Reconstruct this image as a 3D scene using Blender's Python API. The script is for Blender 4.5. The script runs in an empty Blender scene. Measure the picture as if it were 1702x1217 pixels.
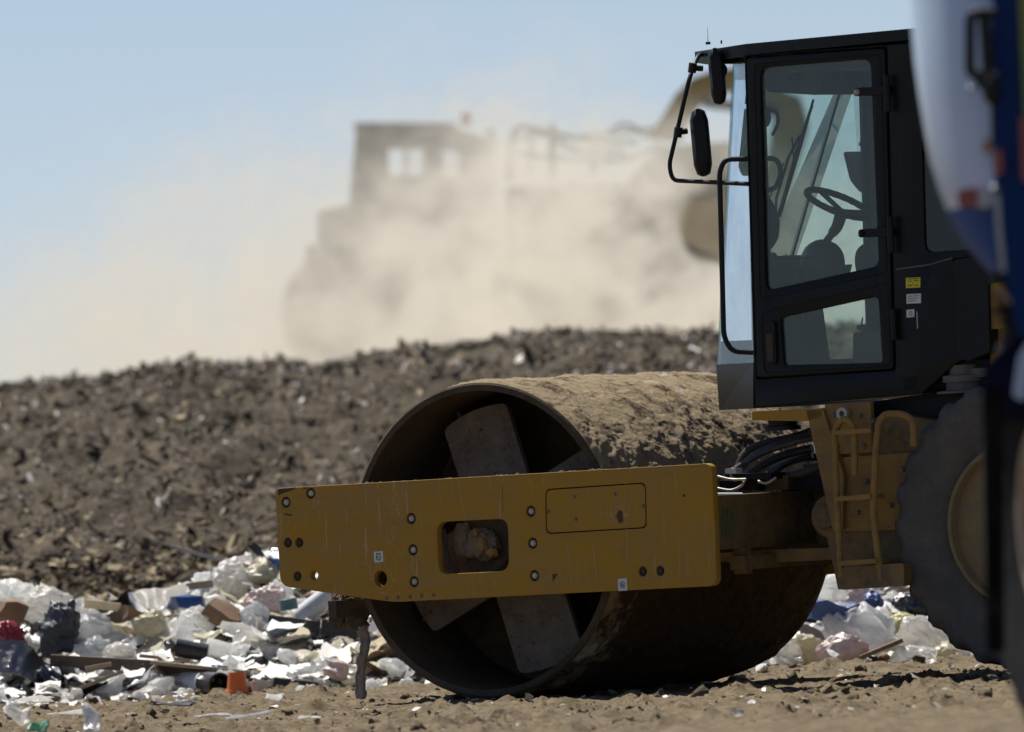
import bpy, bmesh, math, random
import numpy as np
from mathutils import Vector, Matrix, noise as mnoise

random.seed(7); RNG = np.random.RandomState(11)
SC = bpy.context.scene
COL = SC.collection
PI = math.pi

# ------------------------------------------------------------------ camera, sky, sun, exposure
FPX = 20000.0; RHO = 0.052; HCAM = 1.3; PITCH = 96.0 / FPX
cam_d = bpy.data.cameras.new('camera'); cam = bpy.data.objects.new('camera', cam_d); COL.objects.link(cam)
cam_d.sensor_width = 36.0; cam_d.lens = FPX / 1702 * 36
cam_d.clip_start = 0.5; cam_d.clip_end = 5000
CAMR = Matrix.Rotation(PI / 2 + PITCH, 3, 'X') @ Matrix.Rotation(-RHO, 3, 'Z')
cam.matrix_world = Matrix.Translation((0, 0, HCAM)) @ CAMR.to_4x4()
cam_d.dof.use_dof = True; cam_d.dof.focus_distance = 57.3; cam_d.dof.aperture_fstop = 3.5
SC.camera = cam

SUN = Vector((-0.28, 0.40, 0.87)).normalized()
w = bpy.data.worlds.new('World'); SC.world = w; w.use_nodes = True
nt = w.node_tree; nt.nodes.clear()
sky = nt.nodes.new('ShaderNodeTexSky'); sky.sky_type = 'NISHITA'; sky.sun_disc = False
sky.sun_elevation = math.asin(SUN.z); sky.sun_rotation = math.atan2(SUN.x, SUN.y)
sky.altitude = 1500; sky.air_density = 1.0; sky.dust_density = 0.2; sky.ozone_density = 2.0
bg = nt.nodes.new('ShaderNodeBackground'); bg.inputs['Strength'].default_value = 0.068
wo = nt.nodes.new('ShaderNodeOutputWorld')
tcw = nt.nodes.new('ShaderNodeTexCoord'); vm = nt.nodes.new('ShaderNodeVectorMath'); vm.operation = 'ADD'; vm.inputs[1].default_value = (0, 0, .045)
nt.links.new(tcw.outputs['Generated'], vm.inputs[0]); nt.links.new(vm.outputs[0], sky.inputs[0])
mxw = nt.nodes.new('ShaderNodeMix'); mxw.data_type = 'RGBA'; mxw.blend_type = 'MULTIPLY'; mxw.inputs[0].default_value = 1; mxw.inputs[7].default_value = (1.07, .965, .985, 1)
nt.links.new(sky.outputs[0], mxw.inputs[6]); nt.links.new(mxw.outputs[2], bg.inputs[0]); nt.links.new(bg.outputs[0], wo.inputs[0])
sd = bpy.data.lights.new('sun', 'SUN'); sd.energy = 5.0; sd.angle = math.radians(0.5); sd.color = (1.0, 0.955, 0.89)
so = bpy.data.objects.new('sun', sd); COL.objects.link(so); so.rotation_euler = SUN.to_track_quat('Z', 'Y').to_euler()
so.location = SUN * 60
SC.view_settings.view_transform = 'Standard'; SC.view_settings.look = 'None'
SC.view_settings.exposure = 0.42; SC.view_settings.gamma = 1.0
SC.render.engine = 'CYCLES'
try:
    SC.cycles.use_denoising = True; SC.cycles.denoiser = 'OPENIMAGEDENOISE'
    SC.cycles.max_bounces = 10; SC.cycles.transparent_max_bounces = 16; SC.cycles.volume_bounces = 3
    SC.cycles.volume_step_rate = 1.0; SC.cycles.volume_max_steps = 96
    SC.cycles.caustics_reflective = False; SC.cycles.caustics_refractive = False
    SC.cycles.sample_clamp_indirect = 6.0
except Exception: pass

# ------------------------------------------------------------------ geometry helpers
CAMP = Vector((0, 0, HCAM))
def raydir(px, py):
    return CAMR @ Vector(((px - 851) / FPX, (608.5 - py) / FPX, -1))
def at(px, py, Y):
    d = raydir(px, py); return CAMP + d * (Y / d.y)

class Frame:
    """vertical frame: X along, Y away, Z up, seen from above turned by -theta"""
    def __init__(s, origin, theta):
        s.o = Vector(origin); s.t = theta
        s.X = Vector((math.cos(theta), -math.sin(theta), 0)); s.Y = Vector((math.sin(theta), math.cos(theta), 0))
    def loc(s, p):
        q = p - s.o; return Vector((q.dot(s.X), q.dot(s.Y), q.z))
    def d(s, v):
        v = Vector(v); return Vector((v.dot(s.X), v.dot(s.Y), v.z))
    def L(s, px, py, c):
        r = raydir(px, py); t = (c - (CAMP - s.o).dot(s.Y)) / r.dot(s.Y); return s.loc(CAMP + r * t)
    def LX(s, px, py, x):
        r = raydir(px, py); t = (x - (CAMP - s.o).dot(s.X)) / r.dot(s.X); return s.loc(CAMP + r * t)
    def P(s, pts, c):
        return [(lambda q: (q.x, q.z))(s.L(a, b, c)) for a, b in pts]

def empty(name, frame, label, cat, group=None):
    o = bpy.data.objects.new(name, None); COL.objects.link(o)
    o.location = frame.o; o.rotation_euler = (0, 0, -frame.t); o.empty_display_size = 0.2
    o['label'] = label; o['category'] = cat
    if group: o['group'] = group
    return o
def tag(o, label=None, cat=None, group=None, kind=None):
    if label: o['label'] = label
    if cat: o['category'] = cat
    if group: o['group'] = group
    if kind: o['kind'] = kind
    return o
def link(name, me, mat, parent=None, smooth=35, label=None):
    o = bpy.data.objects.new(name, me); COL.objects.link(o)
    if mat is not None:
        for m in (mat if isinstance(mat, (list, tuple)) else [mat]): me.materials.append(m)
    if smooth:
        me.polygons.foreach_set('use_smooth', [True] * len(me.polygons)); me.set_sharp_from_angle(angle=math.radians(smooth))
    if parent is not None: o.parent = parent
    if label: o['label'] = label
    return o
def obj(name, bm, mat, parent=None, smooth=35, bevel=0, label=None, at_=None):
    if bevel:
        es = [e for e in bm.edges if len(e.link_faces) == 2 and e.calc_face_angle(0) > 0.6]
        bmesh.ops.bevel(bm, geom=es, offset=bevel, segments=2, affect='EDGES', profile=0.6, clamp_overlap=True)
    bmesh.ops.recalc_face_normals(bm, faces=bm.faces[:])
    me = bpy.data.meshes.new(name); bm.to_mesh(me); bm.free()
    o = link(name, me, mat, parent, smooth, label)
    if at_ is not None: o.location = at_
    return o
def NB(): return bmesh.new()
def face(bm, vs):
    try: return bm.faces.new(vs)
    except ValueError: return None
def box(bm, x0, x1, y0, y1, z0, z1):
    v = [bm.verts.new((x, y, z)) for x in (x0, x1) for y in (y0, y1) for z in (z0, z1)]
    for f in ((0, 1, 3, 2), (4, 6, 7, 5), (0, 4, 5, 1), (2, 3, 7, 6), (0, 2, 6, 4), (1, 5, 7, 3)): face(bm, [v[i] for i in f])
    return bm
def rounded(poly, r, n=4):
    out = []; N = len(poly)
    rr = r if isinstance(r, (list, tuple)) else [r] * N
    for i in range(N):
        p = Vector(poly[i]); a = Vector(poly[i - 1]) - p; b = Vector(poly[(i + 1) % N]) - p
        q = min(rr[i], a.length * .45, b.length * .45)
        if q <= 1e-5: out.append(tuple(p)); continue
        A = p + a.normalized() * q; B = p + b.normalized() * q
        for k in range(n + 1):
            t = k / n; out.append(tuple(A * (1 - t) ** 2 + p * 2 * t * (1 - t) + B * t * t))
    return out
def prism(bm, poly, y0, y1):
    a = [bm.verts.new((x, y0, z)) for x, z in poly]; b = [bm.verts.new((x, y1, z)) for x, z in poly]
    face(bm, a); face(bm, b[::-1]); n = len(poly)
    for i in range(n): face(bm, [a[i], b[i], b[(i + 1) % n], a[(i + 1) % n]])
    return bm
def hull_prism(bm, A, B):
    """A and B: equal-length rings of 3D points"""
    a = [bm.verts.new(p) for p in A]; b = [bm.verts.new(p) for p in B]; n = len(A)
    face(bm, a); face(bm, b[::-1])
    for i in range(n): face(bm, [a[i], b[i], b[(i + 1) % n], a[(i + 1) % n]])
    return bm
def plate_mesh(outline, holes, y0, y1, bev=0.0):
    cu = bpy.data.curves.new('tmp', 'CURVE'); cu.dimensions = '2D'; cu.fill_mode = 'BOTH'
    th = abs(y1 - y0); cu.extrude = th / 2 - bev; cu.bevel_depth = bev; cu.bevel_resolution = 1; cu.offset = -bev
    for ring in [outline] + list(holes):
        sp = cu.splines.new('POLY'); sp.points.add(len(ring) - 1); sp.use_cyclic_u = True
        for p, (x, z) in zip(sp.points, ring): p.co = (x, z, 0, 1)
    o = bpy.data.objects.new('tmp', cu); COL.objects.link(o)
    dg = bpy.context.evaluated_depsgraph_get(); dg.update()
    me = bpy.data.meshes.new_from_object(o.evaluated_get(dg))
    bpy.data.objects.remove(o); bpy.data.curves.remove(cu)
    me.transform(Matrix(((1, 0, 0, 0), (0, 0, -1, (y0 + y1) / 2), (0, 1, 0, 0), (0, 0, 0, 1)))); me.update()
    bm = bmesh.new(); bm.from_mesh(me); bmesh.ops.remove_doubles(bm, verts=bm.verts[:], dist=1e-5)
    bmesh.ops.recalc_face_normals(bm, faces=bm.faces[:]); bm.to_mesh(me); bm.free()
    return me
def circle2(cx, cz, r, n=20): return [(cx + r * math.cos(2 * PI * k / n), cz + r * math.sin(2 * PI * k / n)) for k in range(n)]
def smooth_path(pts, n=6):
    pts = [Vector(p) for p in pts]
    if len(pts) < 3: return pts
    out = []; P = [pts[0] * 2 - pts[1]] + pts + [pts[-1] * 2 - pts[-2]]
    for i in range(1, len(P) - 2):
        p0, p1, p2, p3 = P[i - 1:i + 3]
        for k in range(n):
            t = k / n
            out.append(0.5 * (2 * p1 + (p2 - p0) * t + (2 * p0 - 5 * p1 + 4 * p2 - p3) * t * t + (3 * p1 - p0 - 3 * p2 + p3) * t ** 3))
    out.append(pts[-1]); return out
def bend_path(pts, r=0.04, n=4):
    pts = [Vector(p) for p in pts]; out = [pts[0]]
    for i in range(1, len(pts) - 1):
        p = pts[i]; a = pts[i - 1] - p; b = pts[i + 1] - p; q = min(r, a.length * .45, b.length * .45)
        A = p + a.normalized() * q; B = p + b.normalized() * q
        for k in range(n + 1):
            t = k / n; out.append(A * (1 - t) ** 2 + p * 2 * t * (1 - t) + B * t * t)
    out.append(pts[-1]); return out
def tube(bm, pts, r, n=10, r2=None):
    pts = [Vector(p) for p in pts]; N = len(pts); rings = []
    up = None
    for i, p in enumerate(pts):
        t = (pts[min(i + 1, N - 1)] - pts[max(i - 1, 0)]).normalized()
        if up is None: up = t.orthogonal().normalized()
        up = (up - t * up.dot(t)); up = up.normalized() if up.length > 1e-6 else t.orthogonal().normalized()
        s = t.cross(up); rr = r if r2 is None else r + (r2 - r) * i / (N - 1)
        rings.append([bm.verts.new(p + (up * math.cos(2 * PI * k / n) + s * math.sin(2 * PI * k / n)) * rr) for k in range(n)])
    for a, b in zip(rings, rings[1:]):
        for k in range(n): face(bm, [a[k], a[(k + 1) % n], b[(k + 1) % n], b[k]])
    face(bm, rings[0][::-1]); face(bm, rings[-1]); return bm
def lathe(bm, prof, cx, cz, n=48, axis='Y', closed=False, cy=0.0):
    """profile of (r, y) turned about the Y axis through (cx, cz)"""
    rings = []
    for k in range(n):
        a = 2 * PI * k / n; ca, sa = math.cos(a), math.sin(a)
        rings.append([bm.verts.new((cx + r * ca, cy + y, cz + r * sa) if axis == 'Y' else (cx + r * ca, cy + r * sa, cz + y)) for r, y in prof])
    m = len(prof)
    for k in range(n):
        A, B = rings[k], rings[(k + 1) % n]
        for j in range(m if closed else m - 1): face(bm, [A[j], B[j], B[(j + 1) % m], A[(j + 1) % m]])
    if not closed:
        if prof[0][0] > 1e-6: face(bm, [rings[k][0] for k in range(n)])
        if prof[-1][0] > 1e-6: face(bm, [rings[k][-1] for k in range(n)][::-1])
    bmesh.ops.remove_doubles(bm, verts=bm.verts[:], dist=1e-6)
    return bm
def blob(bm, c, r, sub=3, amp=0.15, freq=2.0, seed=0, ridged=False, flat=None):
    res = bmesh.ops.create_icosphere(bm, subdivisions=sub, radius=1.0)
    r = Vector(r) if not isinstance(r, (int, float)) else Vector((r, r, r))
    for v in res['verts']:
        p = v.co.copy(); q = p * freq + Vector((seed * 7.3, seed * 3.1, seed))
        if ridged:
            k = (1 - abs(mnoise.noise(q))) ** 3 * .6 + (1 - abs(mnoise.noise(q * 2.3 + Vector((p.z * 2, 0, 0))))) ** 3 * .45 - .4
        else: k = mnoise.fractal(q, 1.0, 2.0, 4)
        p *= 1 + amp * k
        if flat is not None and p.z < flat: p.z = flat + (p.z - flat) * .15
        v.co = Vector(c) + Vector((p.x * r.x, p.y * r.y, p.z * r.z))
    return bm
def mesh_np(name, V, Fq, mats=None, midx=None):
    me = bpy.data.meshes.new(name); V = np.ascontiguousarray(V, dtype=np.float32); Fq = np.ascontiguousarray(Fq, dtype=np.int32)
    me.vertices.add(len(V)); me.vertices.foreach_set('co', V.ravel())
    k = Fq.shape[1]; me.loops.add(Fq.size); me.loops.foreach_set('vertex_index', Fq.ravel())
    me.polygons.add(len(Fq)); me.polygons.foreach_set('loop_start', np.arange(len(Fq), dtype=np.int32) * k)
    if midx is not None: me.polygons.foreach_set('material_index', np.ascontiguousarray(midx, dtype=np.int32))
    me.update(calc_edges=True); me.validate(); return me
def grid_faces(nx, ny, wrap=False):
    i = np.arange(nx if wrap else nx - 1); j = np.arange(ny - 1); I, J = np.meshgrid(i, j, indexing='ij'); I2 = (I + 1) % nx
    return np.stack([I * ny + J, I2 * ny + J, I2 * ny + J + 1, I * ny + J + 1], -1).reshape(-1, 4)
_perm = RNG.permutation(4096)
def pnoise(x, y, seed=0):
    xi = np.floor(x).astype(int); yi = np.floor(y).astype(int); xf = x - xi; yf = y - yi
    def g(ix, iy, dx, dy):
        h = _perm[(_perm[(ix + seed * 131) & 4095] + iy) & 4095]; a = h * (2 * PI / 4096); return np.cos(a) * dx + np.sin(a) * dy
    u = xf ** 3 * (xf * (xf * 6 - 15) + 10); v = yf ** 3 * (yf * (yf * 6 - 15) + 10)
    a = g(xi, yi, xf, yf); b = g(xi + 1, yi, xf - 1, yf); c = g(xi, yi + 1, xf, yf - 1); d = g(xi + 1, yi + 1, xf - 1, yf - 1)
    return ((a * (1 - u) + b * u) * (1 - v) + (c * (1 - u) + d * u) * v) * 1.5
def fbm(x, y, oct=5, seed=0, gain=.5, ridged=False):
    s = 0; a = 1.0; t = 0
    for k in range(oct):
        n = pnoise(x * 2 ** k, y * 2 ** k, seed + k)
        if ridged: n = 1 - 2 * np.abs(n)
        s = s + a * n; t += a; a *= gain
    return s / t
def sstep(a, b, x): t = np.clip((x - a) / (b - a), 0, 1); return t * t * (3 - 2 * t)

# ------------------------------------------------------------------ materials
def M(name):
    m = bpy.data.materials.new(name); m.use_nodes = True; n = m.node_tree; n.nodes.clear()
    out = n.nodes.new('ShaderNodeOutputMaterial'); return m, n, out
def nd(n, t, **kw):
    x = n.nodes.new(t)
    for k, v in kw.items():
        if k in x.inputs: x.inputs[k].default_value = v
        else: setattr(x, k, v)
    return x
def ramp(n, src, stops):
    r = n.nodes.new('ShaderNodeValToRGB'); e = r.color_ramp.elements
    while len(e) < len(stops): e.new(0.5)
    for el, (p, c) in zip(e, stops):
        el.position = p; el.color = (c, c, c, 1) if isinstance(c, (int, float)) else (*c, 1)
    n.links.new(src, r.inputs[0]); return r.outputs[0]
def mixc(n, f, a, b, mode='MIX'):
    m = n.nodes.new('ShaderNodeMix'); m.data_type = 'RGBA'; m.blend_type = mode
    for s, v in ((m.inputs[0], f), (m.inputs[6], a), (m.inputs[7], b)):
        if hasattr(v, 'links'): n.links.new(v, s)
        else: s.default_value = v if isinstance(v, (int, float)) else (*v, 1)
    return m.outputs[2]
def coord(n, scale=(1, 1, 1), kind='Object'):
    t = n.nodes.new('ShaderNodeTexCoord'); mp = n.nodes.new('ShaderNodeMapping'); mp.inputs['Scale'].default_value = scale
    n.links.new(t.outputs[kind], mp.inputs[0]); return mp.outputs[0]
def noi(n, vec, scale, detail=5, rough=.55, dist=0):
    x = nd(n, 'ShaderNodeTexNoise', Scale=scale, Detail=detail, Roughness=rough, Distortion=dist); n.links.new(vec, x.inputs['Vector']); return x.outputs[0]
def surf(name, base, dirt=(.22, .18, .13), amt=.35, scale=6, rough=.5, metal=0, bump=.15, bscale=60, streak=0, scratch=0, var=None, spec=.5, streak_col=(.55, .5, .42), chip=0, chip_col=(.05, .04, .035)):
    m, n, out = M(name); b = nd(n, 'ShaderNodeBsdfPrincipled', Roughness=rough, Metallic=metal); b.inputs['Specular IOR Level'].default_value = spec
    v = coord(n); n1 = noi(n, v, scale, 8, .65); n2 = noi(n, v, scale * 5, 6, .7)
    c = base
    if var: c = mixc(n, ramp(n, noi(n, v, scale * .6, 5), [(.38, 0), (.62, 1)]), base, var)
    f = ramp(n, n1, [(.5 - amt * .35, 0), (.5 + (1 - amt) * .35, 1)]); f2 = ramp(n, n2, [(.3, .35), (.7, 1)])
    ff = nd(n, 'ShaderNodeMath', operation='MULTIPLY'); n.links.new(f, ff.inputs[0]); n.links.new(f2, ff.inputs[1])
    f3 = nd(n, 'ShaderNodeMath', operation='MULTIPLY'); n.links.new(ff.outputs[0], f3.inputs[0]); f3.inputs[1].default_value = min(1, amt * 1.6)
    c = mixc(n, f3.outputs[0], c, dirt)
    if streak:
        sv = coord(n, (44, 44, 3.2)); s1 = ramp(n, noi(n, sv, 1.0, 5, .7), [(.58, 0), (.74, 1)])
        s2 = ramp(n, noi(n, v, 3, 3), [(.4, 0), (.65, 1)]); k = nd(n, 'ShaderNodeMath', operation='MULTIPLY'); n.links.new(s1, k.inputs[0]); n.links.new(s2, k.inputs[1])
        k2 = nd(n, 'ShaderNodeMath', operation='MULTIPLY'); n.links.new(k.outputs[0], k2.inputs[0]); k2.inputs[1].default_value = streak
        c = mixc(n, k2.outputs[0], c, streak_col)
    if scratch:
        w_ = nd(n, 'ShaderNodeTexVoronoi', Scale=9.0, feature='DISTANCE_TO_EDGE'); sv = coord(n, (1, 1, .35))
        dsp = nd(n, 'ShaderNodeVectorMath', operation='ADD'); nn = nd(n, 'ShaderNodeTexNoise', Scale=4.0, Detail=3.0); n.links.new(sv, nn.inputs['Vector'])
        n.links.new(sv, dsp.inputs[0]); n.links.new(nn.outputs[1], dsp.inputs[1]); n.links.new(dsp.outputs[0], w_.inputs['Vector'])
        s = ramp(n, w_.outputs[0], [(0.0, 1), (.012, 0)]); g = ramp(n, noi(n, v, 4.2, 2), [(.55, 0), (.66, 1)])
        k = nd(n, 'ShaderNodeMath', operation='MULTIPLY'); n.links.new(s, k.inputs[0]); n.links.new(g, k.inputs[1])
        k2 = nd(n, 'ShaderNodeMath', operation='MULTIPLY'); n.links.new(k.outputs[0], k2.inputs[0]); k2.inputs[1].default_value = scratch
        c = mixc(n, k2.outputs[0], c, streak_col)
    if chip:
        ch = ramp(n, noi(n, v, 24, 8, .8), [(.70 - chip * .12, 0), (.72 - chip * .12, 1)]); c = mixc(n, ch, c, chip_col)
    if hasattr(c, 'links'): n.links.new(c, b.inputs['Base Color'])
    else: b.inputs['Base Color'].default_value = (*c, 1)
    rr = nd(n, 'ShaderNodeMapRange'); n.links.new(f3.outputs[0], rr.inputs[0]); rr.inputs[3].default_value = rough; rr.inputs[4].default_value = min(1, rough + .35); n.links.new(rr.outputs[0], b.inputs['Roughness'])
    if bump:
        bn = noi(n, v, bscale, 6, .6); bp = nd(n, 'ShaderNodeBump', Strength=bump, Distance=.01); n.links.new(bn, bp.inputs['Height']); n.links.new(bp.outputs[0], b.inputs['Normal'])
    n.links.new(b.outputs[0], out.inputs[0]); return m
def glass(name, tint, refl=.1, rough=.02, dirt=.12):
    m, n, out = M(name); t = nd(n, 'ShaderNodeBsdfTransparent'); t.inputs[0].default_value = (*tint, 1)
    g = nd(n, 'ShaderNodeBsdfGlossy', Roughness=rough); g.inputs[0].default_value = (.9, .95, 1, 1)
    d = nd(n, 'ShaderNodeBsdfDiffuse'); d.inputs[0].default_value = (.42, .44, .42, 1)
    tr = nd(n, 'ShaderNodeBsdfTranslucent'); tr.inputs[0].default_value = (.5, .5, .46, 1)
    dt = nd(n, 'ShaderNodeMixShader'); dt.inputs[0].default_value = .45; n.links.new(d.outputs[0], dt.inputs[1]); n.links.new(tr.outputs[0], dt.inputs[2])
    lw = nd(n, 'ShaderNodeLayerWeight', Blend=.18); mr = nd(n, 'ShaderNodeMapRange'); n.links.new(lw.outputs['Fresnel'], mr.inputs[0]); mr.inputs[3].default_value = refl * .4; mr.inputs[4].default_value = .8
    x = nd(n, 'ShaderNodeMixShader'); n.links.new(mr.outputs[0], x.inputs[0]); n.links.new(t.outputs[0], x.inputs[1]); n.links.new(g.outputs[0], x.inputs[2])
    v = coord(n); nn = noi(n, v, 7, 8, .7); f = ramp(n, nn, [(.4, dirt * .45), (.75, dirt * 1.8)])
    y = nd(n, 'ShaderNodeMixShader'); n.links.new(f, y.inputs[0]); n.links.new(x.outputs[0], y.inputs[1]); n.links.new(dt.outputs[0], y.inputs[2])
    n.links.new(y.outputs[0], out.inputs[0]); return m
def film(name, col, rough=.25, trans=.35, spec=.6):
    m, n, out = M(name); b = nd(n, 'ShaderNodeBsdfPrincipled', Roughness=rough); b.inputs['Specular IOR Level'].default_value = spec
    v = coord(n); c = mixc(n, ramp(n, noi(n, v, 9, 6, .7), [(.35, 0), (.7, 1)]), col, tuple(x * .72 for x in col)); n.links.new(c, b.inputs['Base Color'])
    bn = noi(n, v, 14, 5, .6, .8); bp = nd(n, 'ShaderNodeBump', Strength=.5, Distance=.02); n.links.new(bn, bp.inputs['Height']); n.links.new(bp.outputs[0], b.inputs['Normal'])
    t = nd(n, 'ShaderNodeBsdfTranslucent'); t.inputs[0].default_value = (*col, 1); n.links.new(bp.outputs[0], t.inputs['Normal'])
    x = nd(n, 'ShaderNodeMixShader'); x.inputs[0].default_value = trans; n.links.new(b.outputs[0], x.inputs[1]); n.links.new(t.outputs[0], x.inputs[2])
    n.links.new(x.outputs[0], out.inputs[0]); return m

Y_PAINT = surf('yellow_paint', (.37, .20, .010), (.27, .19, .09), .46, 3.2, .5, 0, .04, 80, spec=.25, streak=.6, scratch=.65, chip=.30)
Y_DIRTY = surf('dirty_yellow_paint', (.31, .17, .018), (.14, .105, .06), .62, 5, .6, 0, .25, 60, streak=.15, chip=.6)
Y_GREASE = surf('greasy_yellow_steel', (.23, .14, .032), (.06, .05, .035), .8, 5, .5, 0, .3, 50)
BLACK = surf('black_cab_paint', (.005, .0085, .0095), (.045, .042, .036), .10, 4, .40, 0, .03, 90, spec=.22, streak=.10, scratch=.15, streak_col=(.2, .19, .17))
BLACK2 = surf('black_metal', (.008, .009, .010), (.05, .042, .03), .2, 8, .5, 0, .1, 90, spec=.25)
RUBBER = surf('tyre_rubber', (.066, .066, .063), (.15, .132, .105), .55, 5, .85, 0, .5, 45, spec=.3)
HOSE = surf('hose_rubber', (.022, .022, .024), (.16, .14, .11), .4, 10, .45, 0, .2, 80)
STEEL = surf('worn_steel', (.20, .19, .175), (.10, .08, .06), .6, 10, .55, .4, .3, 60)
BOLT = surf('dusty_bolt_head', (.46, .43, .37), (.22, .18, .13), .4, 30, .5, .2, .1, 90)
DARKHOLE = surf('dark_grease', (.035, .028, .022), (.09, .07, .05), .5, 40, .7, 0, .2, 90)
DRUM_IN = surf('drum_inner_steel', (.115, .092, .060), (.045, .035, .022), .7, 3.5, .85, 0, .6, 30, var=(.075, .058, .036), spec=.2)
ARM = surf('caked_steel_arm', (.19, .16, .125), (.07, .05, .035), .6, 7, .85, 0, .8, 28, chip=.9, chip_col=(.035, .026, .02))
RUSTY = surf('ochre_rusty_disc', (.12, .075, .025), (.04, .03, .022), .8, 4, .8, 0, .5, 30)
TAR = surf('mud_crust', (.10, .08, .055), (.05, .04, .03), .6, 14, .95, 0, 1.0, 30)
WHITE_LBL = surf('decal_white', (.60, .62, .60), (.3, .28, .24), .25, 30, .5, 0, 0)
YEL_LBL = surf('decal_yellow', (.62, .55, .02), (.3, .28, .1), .2, 30, .5, 0, 0)
GRN_LBL = surf('decal_green', (.02, .16, .08), amt=.1, bump=0)
INK = surf('decal_ink', (.02, .02, .02), amt=.05, bump=0)
GLASS = glass('cab_glass', (.86, .925, .905), .07, .02, .06)
GLASS_IN = glass('windscreen_glass', (.84, .90, .885), .05, .02, .05)
GLASS_C = glass('corner_pane_glass', (.80, .855, .83), .05, .02, .12)
GLASS_D = glass('rear_side_glass', (.10, .13, .14), .08, .03, .03)
MUDDY = surf('muddy_casting', (.21, .17, .125), (.07, .055, .04), .5, 12, .9, 0, 1.0, 40); RUSTCH = surf('bare_rusty_steel', (.06, .04, .025), (.1, .06, .03), .4, 60, .8, 0, .2); SCRM = surf('scraped_primer', (.42, .38, .30), (.3, .25, .18), .4, 50, .7, 0, 0); PLASTIC = surf('cab_plastic', (.045, .05, .052), (.12, .11, .10), .3, 9, .5, 0, .1, 90)
SEAT = surf('seat_fabric', (.03, .036, .044), (.08, .075, .07), .3, 9, .85, 0, .3, 120)

def mud_mat():
    m, n, out = M('dried_mud'); b = nd(n, 'ShaderNodeBsdfPrincipled', Roughness=.92); b.inputs['Specular IOR Level'].default_value = .2
    v = coord(n); n1 = noi(n, v, 5, 8, .7); n2 = noi(n, v, 26, 8, .75); n3 = noi(n, v, 3.1, 6, .6, .5)
    c = mixc(n, ramp(n, n1, [(.36, 0), (.64, 1)]), (.31, .235, .135), (.47, .365, .225))
    c = mixc(n, ramp(n, n2, [(.55, 0), (.74, .75)]), c, (.13, .095, .06))
    c = mixc(n, ramp(n, n3, [(.62, 0), (.68, .7)]), c, (.62, .60, .54))
    # shade on the drum's lower side, painted in as darker rusty soil colour
    at_ = nd(n, 'ShaderNodeAttribute', attribute_name='drum_shade'); ad = nd(n, 'ShaderNodeMath', operation='ADD'); n.links.new(at_.outputs['Fac'], ad.inputs[0]); n.links.new(n1, ad.inputs[1])
    drum_shade = mixc(n, ramp(n, n2, [(.35, 0), (.65, 1)]), (.040, .030, .018), (.105, .062, .026))
    c = mixc(n, ramp(n, ad.outputs[0], [(.50, 0), (.62, 1)]), c, drum_shade)
    n.links.new(c, b.inputs['Base Color'])
    bp = nd(n, 'ShaderNodeBump', Strength=1.0, Distance=.02); n.links.new(noi(n, v, 38, 9, .8), bp.inputs['Height']); n.links.new(bp.outputs[0], b.inputs['Normal'])
    n.links.new(b.outputs[0], out.inputs[0]); return m
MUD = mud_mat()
def soil(name, a, b_, dk, lt, s=3.0, bscale=30, litn=.66, bst=.9):
    m, n, out = M(name); b = nd(n, 'ShaderNodeBsdfPrincipled', Roughness=.95); b.inputs['Specular IOR Level'].default_value = .15
    v = coord(n); c = mixc(n, ramp(n, noi(n, v, s, 8, .65), [(.35, 0), (.65, 1)]), a, b_)
    c = mixc(n, ramp(n, noi(n, v, s * 7, 8, .75), [(.48, 0), (.66, .9)]), c, dk)
    c = mixc(n, ramp(n, noi(n, v, s * 11, 6, .7), [(litn, 0), (litn + .06, .85)]), c, lt)
    n.links.new(c, b.inputs['Base Color'])
    bp = nd(n, 'ShaderNodeBump', Strength=bst, Distance=.03); n.links.new(noi(n, v, bscale, 9, .75), bp.inputs['Height']); n.links.new(bp.outputs[0], b.inputs['Normal'])
    n.links.new(b.outputs[0], out.inputs[0]); return m
SOIL = soil('packed_dirt', (.175, .135, .08), (.29, .225, .14), (.065, .049, .031), (.48, .42, .33))
HILLM = soil('dark_landfill_soil', (.074, .060, .042), (.140, .113, .078), (.034, .028, .022), (.34, .28, .21), 1.6, 14, .62)

# ------------------------------------------------------------------ ground, hill
def crest_h(x):
    # skyline heights read at the crest, 84 m away
    xs = np.array([-60, -3.58, -2.9, -2.35, -1.9, -1.3, -.9, -.3, .15, .5, 1.4, 3.5, 60]); zs = np.array([1.74, 1.775, 1.775, 1.845, 1.83, 1.80, 1.86, 1.885, 1.93, 1.90, 1.86, 1.85, 1.9])
    return np.interp(x, xs, zs)
def ground_h(x, y):
    h = fbm(x * 1.3, y * .6, 5, 3) * .035 + fbm(x * 7, y * 4, 5, 9, .62) * .045
    r = fbm(x * 3.5, y * 1.8, 5, 21, .6)
    h += np.clip(r - .16, 0, 1) * .16
    calm = np.exp(-((x - .6) ** 2 / 3.0 + (y - 58) ** 2 / 3.0))
    return h * (1 - .5 * calm) - .012
def hill_h(x, y):
    c = crest_h(x + fbm(x * .3, y * .3, 2, 5) * .3); t = np.clip((y - 66.0) / 18.0, 0, 1)
    base = (c - .035) * (1 - (1 - t) ** 1.7) - .15 * (1 - sstep(66, 68, y))
    back = np.clip((y - 84) / 45, 0, 1) * .12
    n = fbm(x * 1.1, y * .9, 5, 31, .55) * .24 + fbm(x * 5, y * 4, 5, 41, .65) * .085 + np.clip(fbm(x * 2.3, y * 1.7, 5, 51, .6) - .1, 0, 1) * .20
    amp = sstep(66, 68, y) * (1 - .55 * sstep(77, 82, y))
    return base + back + n * amp
def axis(parts):
    out = []
    for a, b, s in parts: out.extend(np.arange(a, b, s))
    out.append(parts[-1][1]); return np.array(out)
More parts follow.
